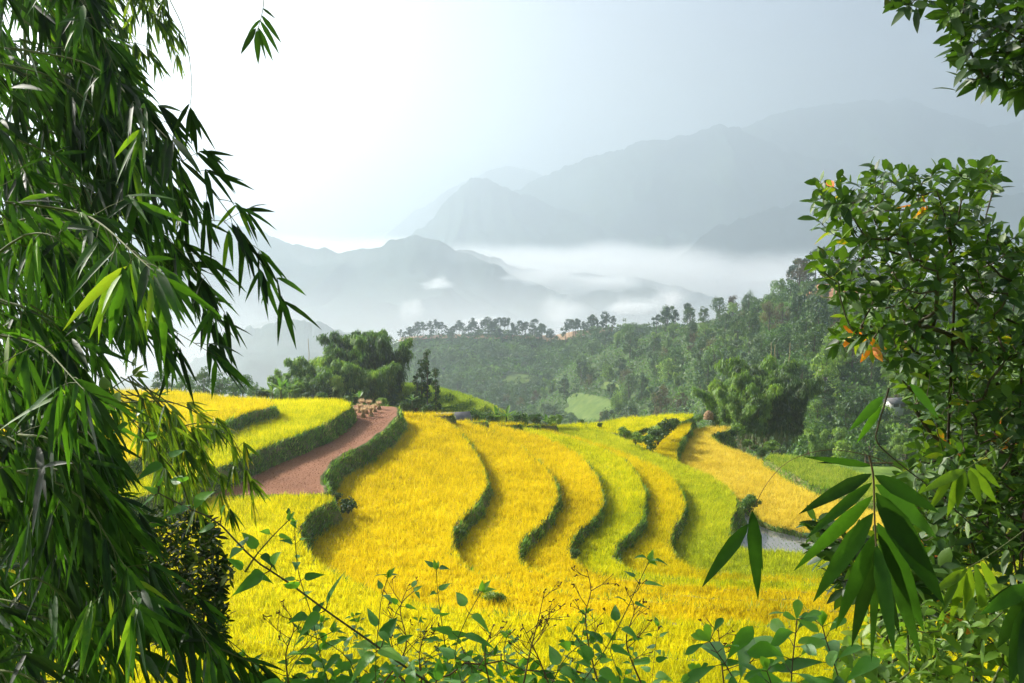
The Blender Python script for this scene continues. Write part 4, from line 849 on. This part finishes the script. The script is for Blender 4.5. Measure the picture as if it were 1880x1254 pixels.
left_bamboo('leafy bamboo at the left edge halfway up, glossy leaves hanging over the lime field', [[(-90, 200, 3.7), (-70, 1250, 3.6)]],
 [[(-20, 420, 3.3), (70, 400, 3.3), (160, 430, 3.2), (240, 520, 3.2), (290, 620, 3.2)], [(-10, 470, 3.1), (50, 430, 3.1), (110, 440, 3.0), (150, 500, 3.0)]],
 (30, (-160, 100), (330, 860), (240, 210)), (3.0, 4.6), 12, .34)
left_bamboo('shaded bamboo in the lower left corner with drooping dark leaves', [[(-60, 700, 3.3), (-40, 1300, 3.3)]],
 [[(60, 1010, 3.2), (180, 1030, 3.2), (300, 1090, 3.1), (400, 1160, 3.1), (480, 1225, 3.1)], [(150, 1120, 3.1), (280, 1140, 3.1), (400, 1190, 3.0), (520, 1240, 3.0)], [(20, 1080, 2.8), (60, 1060, 2.8), (110, 1090, 2.8), (150, 1160, 2.8)]],
 (34, (-140, 150), (760, 1240), (220, 190)), (2.8, 4.4), 13, .24)
left_bamboo('dense bamboo behind the left edge foliage, filling it with dark leaves', [[(-40, -300, 6.6), (-20, 1000, 6.4)], [(40, -300, 6.9), (60, 1000, 6.6)]], [], (46, (-200, 40), (-200, 1150), (190, 170)), (5.4, 7.2), 14, .34, (.20, .34), .12)
# fine leaved bamboo further back
def fine_bamboo(label, culm, lines, seed, shade, hang=1.0, node=.16):
    global R
    keep = R; R = np.random.default_rng(seed); o = empty('bamboo', (0, 0, 0)); tag(o, label, 'bamboo'); L_, B_ = MB(), MB()
    p = curve3(culm, step=.2); p = np.vstack([to_ground(p[0])[None], p]); m = MB(); q, _ = resamp(p, 40); m.add(*tube(q, np.linspace(.03, .01, 40), 8)); m.build('culm', WC, o, True)
    for l in lines: bamboo_branch(L_, B_, l, node, (.13, .24), .026, (6, 10), shade, .4, .1, .006, hang)
    B_.build('branches', WG, o); L_.build('leaves', FF, o); R = keep
g = np.random.default_rng(21)
def fans(n, x0, y0, sx, sy, ex, ey, Y, dY):
    out = []
    for i in range(n):
        a = x0+sx*g.random(); b = y0+sy*g.random(); c = ex[0]+(ex[1]-ex[0])*g.random(); d = ey[0]+(ey[1]-ey[0])*g.random(); y = Y+dY*g.normal()
        out.append([(a, b, y), ((a+c)/2, (b*.62+d*.38)-10, y), (c, d, y+.2*g.normal())])
    return out
fine_bamboo('fine leaved bamboo tops hanging at the top left against the white sky', [(100, 600, 9.5), (120, -150, 9.3)],
 fans(7, 110, -160, 40, 60, (225, 330), (-20, 95), 9.0, .4)+fans(4, 130, -80, 40, 60, (190, 265), (90, 130), 9, .4)+[[(150, -60, 9), (250, 0, 9), (300, 60, 9), (322, 95, 9)], [(200, 60, 9), (245, 110, 9), (262, 135, 9)], [(190, 70, 9), (270, 85, 9), (282, 105, 9)], [(190, 120, 9), (270, 195, 9), (305, 225, 9), (318, 240, 9)]], 31, .3)
fine_bamboo('fine leaved yellow green bamboo hanging over the lime field at left', [(150, 1100, 8.0), (160, 620, 8.0)],
 fans(16, 170, 690, 90, 80, (270, 400), (760, 930), 7.6, .5)+[[(200, 740, 7.6), (320, 740, 7.6), (400, 790, 7.6), (440, 850, 7.6), (462, 915, 7.6)], [(220, 770, 7.6), (330, 780, 7.6), (390, 850, 7.6), (420, 930, 7.6)], [(300, 790, 7.6), (390, 775, 7.6), (430, 810, 7.6), (450, 860, 7.6)]], 32, .5)
# hanging twigs with a few leaves each
def leafy_spray(label, cat, name, stem, lv, Y, mat, prof=LANCE, fold=.25, shade=.4, rad=.002, part='leaves', droop=.06, smat=None):
    """stem: photo points; lv: (base x, base y, tip x, tip y, width) in photo pixels, laid at distance Y with some depth"""
    o = empty(name, (0, 0, 0)); tag(o, label, cat)
    p = curve3([(x, y, Y+(dz[0] if dz else 0)) for x, y, *dz in stem], step=.02); m = MB(); m.add(*tube(p, np.linspace(rad, rad*.5, len(p)), 6)); m.build('stem', smat or WG, o, True)
    m = MB()
    for bx, by, tx, ty, w in lv:
        b = at(bx, by, Y); t = at(tx, ty, Y+px2m(np.hypot(tx-bx, ty-by), Y)*R.normal(0, .28)); d = t-b; L = np.linalg.norm(d)
        fwd = nrm(np.array([.15*R.normal(), -1, .35+.2*R.normal()])); V, Q, k = leaves(b[None], (d+[0, 0, droop*L])[None], fwd[None], L, px2m(w, Y), droop, prof, fold, R.normal(0, .25))
        m.add(V, Q, None, np.full(k, np.clip(shade+R.normal(0, .15), 0, 1)))
    m.build(part, mat, o); return o
leafy_spray('small bamboo twig of thin leaves hanging alone in the sky at the top', 'twig', 'bamboo_twig', [(486, -60), (484, 5), (478, 38), (472, 56)],
 [(482, 15, 505, 34, 5), (480, 28, 515, 77, 9), (478, 38, 511, 97, 9), (474, 50, 500, 110, 9), (472, 55, 474, 115, 12), (470, 52, 443, 98, 12), (478, 36, 456, 62, 6), (474, 52, 488, 108, 7)], 3.6, FB, shade=.15)
leafy_spray('bamboo twig with long thin stalk hanging in the sky right of the leaf mass', 'twig', 'bamboo_twig', [(312, 0), (335, 50), (348, 110), (352, 160), (349, 195)],
 [(348, 190, 319, 242, 9), (350, 196, 341, 272, 9), (351, 198, 362, 285, 12), (353, 205, 395, 275, 6), (352, 200, 370, 255, 9), (349, 200, 352, 262, 9)], 3.8, FB, shade=.2)
leafy_spray('big dark bamboo spray of drooping leaves in front at the lower right', 'bamboo spray', 'bamboo_spray', [(1596, 838), (1603, 870), (1605, 920), (1606, 960), (1609, 1010), (1610, 1030)],
 [(1600, 870, 1470, 942, 26), (1601, 886, 1484, 986, 22), (1602, 910, 1463, 1043, 32), (1603, 942, 1498, 1098, 36), (1605, 980, 1538, 1148, 32), (1607, 1010, 1566, 1178, 30), (1608, 1012, 1600, 1205, 20), (1609, 1000, 1640, 1190, 30), (1612, 980, 1688, 1202, 34), (1611, 960, 1692, 1150, 44), (1609, 925, 1712, 1050, 40), (1608, 905, 1728, 1102, 50), (1607, 890, 1716, 985, 40), (1606, 873, 1722, 940, 30), (1610, 1035, 1650, 1160, 24)], 2.3, FB, shade=.33, rad=.0028, smat=WD)
leafy_spray('bent bamboo twig with two broad hanging leaves in front of the lime terrace', 'twig', 'bamboo_twig', [(1655, 862), (1600, 838), (1520, 826), (1450, 846), (1410, 885), (1385, 930), (1382, 940)],
 [(1374, 962, 1293, 1073, 26), (1381, 938, 1391, 1092, 28), (1384, 945, 1400, 1045, 12), (1383, 940, 1374, 964, 5)], 2.4, FB, shade=.5, rad=.0012, smat=WD)
leafy_spray('thin twig with two hanging leaves in front of the wooded slope at right', 'twig', 'bamboo_twig', [(1632, 712), (1622, 750), (1610, 790), (1612, 815), (1660, 858), (1720, 905), (1800, 980)],
 [(1622, 728, 1560, 790, 20), (1618, 745, 1574, 812, 16), (1670, 705, 1722, 768, 22)], 3.0, FB, shade=.4, rad=.003, smat=WB)
leafy_spray('narrow dark bamboo leaves lying across the pale terrace edge at right', 'twig', 'bamboo_twig', [(1640, 850), (1580, 850), (1560, 848)], [(1600, 856, 1472, 838, 16), (1585, 850, 1500, 850, 10)], 2.6, FB, shade=.2, smat=WD)
leafy_spray('dark bamboo spray at the right edge of the photo near the bottom', 'bamboo spray', 'bamboo_spray', [(1960, 1000), (1920, 1050), (1890, 1085)],
 [(1890, 1075, 1800, 1128, 34), (1890, 1090, 1834, 1185, 38), (1895, 1100, 1856, 1250, 44), (1900, 1110, 1880, 1290, 44), (1880, 1075, 1815, 1105, 20)], 2.3, FB, shade=.25)
leafy_spray('bright hanging bamboo spray in front of the tree at the right', 'bamboo spray', 'bamboo_spray', [(1860, 800), (1800, 845), (1770, 862), (1750, 870)],
 [(1765, 865, 1740, 945, 22), (1770, 862, 1758, 930, 20), (1778, 862, 1800, 925, 20), (1772, 862, 1690, 905, 20), (1780, 858, 1828, 922, 20), (1750, 868, 1705, 940, 16), (1790, 852, 1835, 895, 16)], 2.9, FF, shade=.55)
leafy_spray('lower bright hanging bamboo spray at the right', 'bamboo spray', 'bamboo_spray', [(1900, 960), (1830, 1010), (1790, 1035), (1765, 1050)],
 [(1770, 1045, 1745, 1140, 22), (1780, 1040, 1772, 1160, 24), (1790, 1035, 1812, 1165, 20), (1800, 1030, 1845, 1120, 20), (1775, 1045, 1712, 1090, 20), (1760, 1050, 1728, 1130, 16)], 2.9, FF, shade=.5)
# ---- branching shrubs and trees: every shoot tip grows off the nearest wood
def pts_in(poly, n, seed, Yr, sep=18):
    g_ = np.random.default_rng(seed); poly = np.array(poly, float); lo, hi = poly.min(0), poly.max(0); out = []
    for _ in range(n*60):
        q = lo+(hi-lo)*g_.random(2)
        if not in_poly(q[:1], q[1:], poly)[0]: continue
        if out and np.min(np.hypot(*(np.array(out)[:, :2]-q).T)) < sep*g_.random()**.3: continue
        out.append((q[0], q[1], Yr[0]+(Yr[1]-Yr[0])*g_.random()))
        if len(out) >= n: break
    return out
def branching(name, label, cat, trunks, targets, leafL, leafW, per, mat, wood, prof=OVAL, shade=.4, sd=.2, spread=1.0, lift=.35, r0=.0016, fold=.2, stems=None, droop=.1, part='leaves'):
    o = empty(name, (0, 0, 0)); tag(o, label, cat); P_ = []; par = []; W_ = MB(); L_ = MB()
    for tr_ in trunks:
        p = curve3(tr_, step=.08); p = np.vstack([to_ground(p[0])[None], p])
        for i, q in enumerate(p): P_.append(q); par.append(-1 if i == 0 else len(P_)-2)
    root = P_[0]; T_ = at(*np.array(targets, float).T); T_ = T_[np.argsort(np.linalg.norm(T_-P_[min(len(P_)-1, 3)], axis=1))]; tips = []
    for t in T_:
        A = np.array(P_); d = np.linalg.norm(A-t, axis=1)+.35*np.clip(A[:, 2]-t[2]+.03, 0, 9); i = int(np.argmin(d)); b = A[i]; L = np.linalg.norm(t-b); n = max(2, int(L/.05)); prev = i
        for k in range(1, n+1):
            u = k/n; q = b+(t-b)*u+np.array([0, 0, -.10*L*math.sin(u*math.pi)])+(R.normal(0, .05*L/n, 3) if k < n else 0); P_.append(q); par.append(prev); prev = len(P_)-1
        tips.append((prev, t-b))
    A = np.array(P_); cnt = np.zeros(len(A))
    for i, _ in tips:
        while i >= 0: cnt[i] += 1; i = par[i]
    rad = r0*np.maximum(cnt, 1)**.48
    ch = [[] for _ in A]
    for i, q in enumerate(par):
        if q >= 0: ch[q].append(i)
    for i in range(len(A)):         # draw each unbranched run
        if par[i] >= 0 and len(ch[par[i]]) == 1 and par[par[i]] >= 0: continue
        run = [par[i], i] if par[i] >= 0 else [i]; j = i
        while len(ch[j]) == 1: j = ch[j][0]; run.append(j)
        if len(run) > 1:
            rr = rad[run].copy(); rr[0] = min(rr[0], rr[1]*1.25); W_.add(*tube(A[run], rr, 6))
    W_.build('branches', wood, o, True)
    for i, dv in tips:
        ax = nrm(nrm(dv)+np.array([0, 0, lift])+R.normal(0, .25, 3)); k = int(R.integers(per[0], per[1]+1)); a = np.arange(k)*2.4+R.random()*6; u = nrm(np.cross(ax, [.3, .8, .2])); w = np.cross(ax, u)
        op = (.55+.75*np.linspace(0, 1, k)+.25*R.random(k))*spread
        d = ax[None]*np.cos(op)[:, None]+(u[None]*np.cos(a)[:, None]+w[None]*np.sin(a)[:, None])*np.sin(op)[:, None]
        L = leafL*(.6+.6*R.random(k)); b = A[i][None]-ax[None]*(np.linspace(0, 1, k)**1.2*leafL*.9)[:, None]
        V, Q, kk = leaves(b+d*.004, d, ax[None]+R.normal(0, .3, (k, 3)), L, leafW*L/leafL*(.85+.3*R.random(k)), droop+.25*R.random(k), prof, fold, R.normal(0, .25, k))
        s0 = shade+R.normal(0, .12); young = R.random() < .018
        L_.add(V, Q, None, np.repeat(np.clip(s0+R.normal(0, sd, k)*.7 if not young else .9+.12*R.random(k), 0, .955 if not young else 1), kk))
    L_.build(part, mat, o); return o
crown = [(1492, 345), (1505, 325), (1560, 322), (1610, 296), (1650, 300), (1690, 322), (1740, 300), (1800, 292), (1830, 300), (1828, 350), (1790, 400), (1840, 430), (1878, 420), (1960, 470), (1960, 1000), (1680, 1010), (1655, 880), (1690, 800), (1655, 700), (1600, 640), (1525, 632), (1520, 600), (1570, 560), (1520, 545), (1500, 470), (1560, 455), (1490, 420)]
branching('broadleaf_tree', 'broad leaved tree with dense glossy green crown standing at the right edge', 'tree',
 [[(2010, 1150, 5.2), (1960, 900, 5.2), (1925, 740, 5.1), (1880, 600, 5.0)], [(1880, 600, 5.0), (1797, 560, 5.0), (1754, 505, 4.9), (1660, 470, 4.9), (1560, 440, 4.9)], [(1930, 760, 5.1), (1830, 705, 5.0), (1783, 640, 4.9), (1700, 600, 4.9), (1580, 600, 4.8)], [(1754, 505, 4.9), (1740, 420, 4.9), (1720, 350, 4.9)], [(1960, 900, 5.2), (1840, 860, 5.0), (1740, 820, 4.9)]],
 pts_in(crown, 580, 41, (4.5, 5.6), 17),   .09, .037, (6, 9), FT, WB, shade=.54, sd=.22)
branching('broadleaf_branch', 'leafy branch with orange young leaves reaching in at the top right corner', 'branch', [[(2060, 200, 4.6), (1990, 60, 4.6), (1930, 40, 4.6)], [(1930, 40, 4.6), (1860, 20, 4.6), (1760, 5, 4.6), (1660, 0, 4.6)], [(1930, 40, 4.6), (1850, 90, 4.6), (1800, 100, 4.6)]],
 pts_in([(1628, -25), (1640, 12), (1665, 20), (1700, 5), (1750, 30), (1748, 45), (1745, 90), (1755, 130), (1800, 150), (1815, 165), (1850, 150), (1870, 195), (1960, 150), (1960, -50)], 82, 43, (4.3, 4.9), 17)+[(1752, 36, 4.5), (1762, 62, 4.5), (1768, 88, 4.5), (1772, 128, 4.5), (1778, 145, 4.5)], .105, .042, (6, 9), FT, WB, shade=.3)
branching('shrub', 'dense dark small leaved shrub behind the lower left bamboo', 'shrub', [[(330, 1330, 7), (335, 1150, 7), (340, 1000, 7)]],
 pts_in([(255, 960), (300, 925), (350, 935), (400, 960), (400, 1010), (425, 1040), (405, 1090), (420, 1130), (400, 1180), (330, 1190), (240, 1180), (230, 1040)], 330, 44, (6.5, 7.7), 9), .085, .03, (6, 10), FD, WB, shade=.4)
branching('shrub', 'oval leaved shrub reaching over the flooded paddy beside the big bamboo spray', 'shrub', [[(1640, 1330, 3.9), (1630, 1200, 3.9), (1600, 1080, 3.9)]],
 pts_in([(1480, 965), (1500, 950), (1560, 985), (1660, 960), (1760, 1000), (1760, 1130), (1620, 1120), (1530, 1060), (1495, 1000)], 95, 45, (3.6, 4.4), 18), .10, .042, (5, 8), FT, WB, shade=.35)
branching('shrub', 'tangled leafy shrub filling the lower right behind the bamboo sprays', 'shrub', [[(1800, 1400, 4.6), (1790, 1200, 4.6), (1780, 1000, 4.6)]],
 pts_in([(1670, 860), (1760, 830), (1960, 820), (1960, 1140), (1700, 1140), (1640, 1050)], 150, 46, (4.3, 5.2), 18), .105, .034, (6, 9), FT, WB, shade=.55, spread=1.15)
branching('shrub', 'sunlit pale green undergrowth in the lower right corner', 'shrub', [[(1740, 1420, 3.2), (1740, 1300, 3.2), (1735, 1180, 3.2)]],
 pts_in([(1550, 1140), (1640, 1105), (1760, 1085), (1960, 1095), (1960, 1300), (1520, 1300)], 170, 47, (2.8, 3.9), 18), .075, .028, (6, 10), FL, WG, shade=.5, spread=1.2)
branching('shrub', 'low weedy undergrowth along the very bottom middle', 'shrub', [[(760, 1500, 3.4), (760, 1380, 3.4)], [(1050, 1500, 3.4), (1050, 1380, 3.4)], [(600, 1500, 3.4), (600, 1380, 3.4)]],
 pts_in([(540, 1236), (700, 1215), (840, 1190), (960, 1215), (1120, 1228), (1230, 1262), (1230, 1300), (500, 1300)], 95, 48, (3.0, 3.8), 16), .055, .026, (4, 7), FH, WD, shade=.3, spread=1.2)
branching('broadleaf_tree', 'second broad leaved tree with lower crown standing behind the right edge tree', 'tree', [[(2050, 1250, 6.0), (1990, 1000, 6.0), (1900, 850, 5.9), (1820, 760, 5.8)]],
 pts_in([(1700, 640), (1780, 560), (1900, 600), (1990, 560), (1990, 1010), (1700, 1000), (1670, 880), (1710, 780)], 150, 49, (5.5, 6.3), 22), .11, .042, (5, 9), FT, WB, shade=.42)
# ---- herbs with paired heart shaped leaves
def herb(label, stem, Y, leafpx, node, seed, mat=FH, prof=HEART, wide=.43, shade=.45, r=.003, name='herb', cat='herb', wood=None, first=.0, top=True, asp=1.0, droop=.35, group=None):
    global R
    keep = R; R = np.random.default_rng(seed); o = empty(name, (0, 0, 0)); tag(o, label, cat, group)
    p = curve3([(x, y, Y) for x, y in stem], step=.015); low = p[0] if p[0][2] < p[-1][2] else p[-1]
    if p[0][2] > p[-1][2]: p = p[::-1]
    full = np.vstack([to_ground(p[0])[None], p]) if stem[0][1] > 1200 or stem[-1][1] > 1200 else p
    m = MB(); q, _ = resamp(full, 60); m.add(*tube(q, np.linspace(r, r*.4, 60), 6))
    Ln = np.sum(np.linalg.norm(np.diff(p, axis=0), axis=1)); n = max(2, int(Ln/px2m(node, Y))); q, _ = resamp(p, n+1); t = nrm(np.gradient(q, axis=0)); L_ = MB(); S_ = MB()
    for i in range(n+1):
        u = i/n
        if u < first or R.random() < .08: continue
        a0 = (i % 2)*1.57+R.normal(0, .35)+.4
        for s in (0, math.pi):
            ax = t[i]; w0 = nrm(np.cross(ax, [0, 1, .1])); w1 = np.cross(ax, w0); dd = w0*math.cos(a0+s)+w1*math.sin(a0+s)
            dd = nrm(dd+ax*.35+[0, 0, .15]); pl_ = px2m(leafpx*.22, Y)*(.6+.6*R.random()); b = q[i]+dd*pl_
            S_.add(*tube([q[i], b], [r*.35, r*.25], 4))
            L = px2m(leafpx, Y)*(1.12-.62*u**1.5)*(.7+.5*R.random()); ld = nrm(dd+DOWN*(droop*R.random())+R.normal(0, .15, 3))
            V, Q, k = leaves(b[None], ld[None], np.array([[.1*R.normal(), -.45, 1.0]])+R.normal(0, .25, 3), L, L*wide*asp, .12+.3*R.random(), prof, .25, R.normal(0, .3)); L_.add(V, Q, None, np.full(k, np.clip(shade+R.normal(0, .2), 0, 1)))
    if top:
        for k_ in range(3):
            V, Q, k = leaves(q[-1][None], nrm(t[-1]+R.normal(0, .5, 3))[None], np.array([[0, -.6, 1.0]]), px2m(leafpx*.45, Y), px2m(leafpx*.2, Y), .1, prof, .3); L_.add(V, Q, None, np.full(k, .8))
    S_.V and [m.add(np.vstack(S_.V), np.vstack(S_.Q))]
    m.build('stem', wood or WG, o, True); L_.build('leaves', mat, o); R = keep; return o
herb('long climbing vine stem running diagonally across the lower left foreground', [(800, 1262), (740, 1222), (690, 1185), (640, 1150), (600, 1122), (560, 1092), (520, 1063), (470, 1030), (430, 990), (395, 955), (350, 935), (290, 905)], 2.7, 72, 62, 1, r=.0055, wood=WB, name='climbing_vine', cat='vine', shade=.4)
H_ = [('upright herb with heart shaped leaves rising above the vine stem at left', [(605, 1262), (585, 1190), (572, 1130), (550, 1060), (543, 1010), (541, 965)], 2.8, 50, 34),
 ('leaning herb whose tip curves left in front of the yellow green terrace', [(450, 1050), (470, 1020), (500, 985), (530, 955)], 2.8, 48, 36),
 ('slim upright herb left of the weed clump, pointed leaves', [(830, 1262), (818, 1190), (808, 1120), (803, 1080), (801, 1045)], 2.9, 50, 40),
 ('bushy herb with large leaves just right of the vine stem', [(690, 1262), (690, 1200), (695, 1150), (700, 1100), (712, 1060)], 2.7, 58, 36),
 ('herb bending right between the vine and the slim upright herb', [(740, 1262), (725, 1200), (715, 1160), (735, 1110), (760, 1085)], 2.8, 50, 36),
 ('leafy herb with broad leaves at the bottom middle', [(850, 1262), (835, 1200), (850, 1150), (870, 1110), (885, 1085)], 2.6, 66, 44),
 ('tall leaning herb right of the bare twigs', [(1062, 1262), (1100, 1210), (1130, 1160), (1155, 1110), (1175, 1065), (1192, 1030)], 2.7, 62, 44),
 ('low herb with drooping leaves right of the bottom middle', [(1010, 1262), (1030, 1220), (1055, 1190), (1085, 1180)], 2.7, 56, 38),
 ('herb in the bottom left, leaves over the dark bamboo', [(520, 1262), (540, 1220), (575, 1180), (610, 1160)], 2.7, 56, 38),
 ('herb beneath the vine with horizontal leaf pairs', [(660, 1262), (640, 1210), (600, 1180), (565, 1165)], 2.8, 54, 36),
 ('short bright herb between the bare twigs', [(950, 1262), (930, 1225), (925, 1195), (930, 1170)], 2.9, 46, 32),
 ('small herb at the foot of the tall leaning herb', [(1140, 1262), (1135, 1230), (1120, 1200), (1125, 1175)], 2.9, 46, 32),
 ('small leaved vine shoot climbing beside the fine bamboo at left', [(350, 935), (330, 880), (290, 830), (250, 780), (210, 740)], 3.4, 54, 46),
 ('pale leafed shoot catching light inside the left bamboo', [(190, 760), (200, 720), (225, 700), (245, 688)], 3.2, 70, 30)]
for i, (lab, st, Y, lp, nd) in enumerate(H_): herb(lab, st, Y, lp, nd, 50+i, mat=FL if 'pale' in lab else FH)
OB = [(0, .05), (.2, .4), (.55, .95), (.75, 1.0), (.9, .6), (1, .04)]
for i, (lab, st, Y, lp, nd) in enumerate([('tallest shoot of the broad leaved shrubs at the bottom right centre', [(1452, 1262), (1455, 1215), (1460, 1170), (1463, 1138)], 2.5, 98, 26), ('left shoot of the broad leaved shrubs at the bottom right centre', [(1352, 1262), (1338, 1230), (1318, 1200), (1303, 1178)], 2.5, 88, 26), ('small middle shoot between the broad leaved shrubs', [(1392, 1262), (1380, 1225), (1368, 1195)], 2.6, 62, 26), ('right shoot of the broad leaved shrubs under the bamboo spray', [(1545, 1262), (1530, 1215), (1515, 1170), (1510, 1150)], 2.6, 84, 26), ('low broad leaves at the bottom edge left of the tallest shoot', [(1420, 1285), (1415, 1250), (1408, 1232)], 2.4, 80, 22), ('low shoot in the very bottom right centre beneath the left shoot', [(1290, 1290), (1285, 1255), (1280, 1238)], 2.5, 60, 24)]):
    herb(lab, st, Y, lp, nd, 80+i, mat=FH, prof=OB, wide=.36, shade=.4, r=.004, name='broadleaf_shoot', cat='shrub', wood=WB, droop=.25)
# ---- bare dry weed stalks
def dry_weed(label, stem, Y, seed, side=7, leaves_=0):
    g_ = np.random.default_rng(seed); o = empty('dry_weed', (0, 0, 0)); tag(o, label, 'dry weed'); m = MB(); hd = MB()
    p = curve3([(x, y, Y) for x, y in stem], step=.02); p = np.vstack([to_ground(p[0])[None], p]); m.add(*tube(p, np.linspace(.0032, .001, len(p)), 5)); v0 = len(p)//3
    def head(q):
        if g_.random() < .45: return
        for _ in range(2): hd.add(*tube([q, q+g_.normal(0, .006, 3)+[0, 0, .004]], [.0012, .0024], 5))
    for i in range(side):
        k = int(v0+(len(p)-v0-1)*(i+.5)/side); L = .04+.13*g_.random()*(1.1-i/side); d = nrm(np.array([g_.choice([-1, 1])*(.5+.5*g_.random()), g_.normal(0, .4), .55+.5*g_.random()])); e = p[k]+d*L; mid = (p[k]+e)/2+[0, 0, -.006]
        m.add(*tube([p[k], mid, e], [.0014, .001, .0007], 4)); head(e)
        for s in range(2): f = mid+nrm(d+g_.normal(0, .6, 3))*L*.5; m.add(*tube([mid, f], [.0009, .0006], 4)); head(f)
    head(p[-1]); m.add(np.vstack(hd.V), np.vstack(hd.Q)); m.build('stalk', WD, o)
for i, (lab, st, Y) in enumerate([('tallest bare dry stalk with small seed heads in the bottom middle', [(1100, 1262), (1082, 1190), (1075, 1130), (1085, 1085), (1078, 1048)], 2.8), ('bare dry stalk left of the tallest one', [(960, 1262), (975, 1190), (988, 1140), (1000, 1085)], 2.8), ('bare forked dry stalk rising from the bottom middle', [(1010, 1262), (985, 1200), (960, 1150)], 2.9), ('dry stalk leaning left behind the bushy herb', [(700, 1262), (745, 1190), (735, 1120), (750, 1075)], 3.0), ('dry stalk close to the tall leaning herb', [(1180, 1262), (1150, 1180), (1165, 1120), (1150, 1085)], 2.9), ('short dry stalk left of the slim upright herb', [(775, 1262), (770, 1200), (785, 1150)], 3.0), ('short dry twig standing before the broad leaved shrubs', [(1330, 1262), (1322, 1190), (1318, 1145)], 2.7), ('dry stalk in the bottom middle among low weeds', [(900, 1262), (890, 1200), (905, 1150)], 2.9), ('thin dry stalk near the vine stem in the bottom left', [(530, 1262), (525, 1200), (540, 1150), (520, 1110)], 2.9)]): dry_weed(lab, st, Y, 90+i)

g = np.random.default_rng(8)
for i in range(16):
    x = 470+770*(i+.5*g.random())/16; top_ = 1120+85*g.random(); dx = g.normal(0, 22); Y_ = 2.9+.8*g.random()
    herb('small weed with little leaf pairs among the taller herbs along the bottom', [(x, 1262), (x+dx*.4, (1262+top_)/2), (x+dx, top_)], Y_, 26+14*g.random(), 22, 120+i, mat=FH, r=.0018, name='weed', cat='weed', wood=WD if i % 3 == 0 else WG, group='small weeds along the bottom')
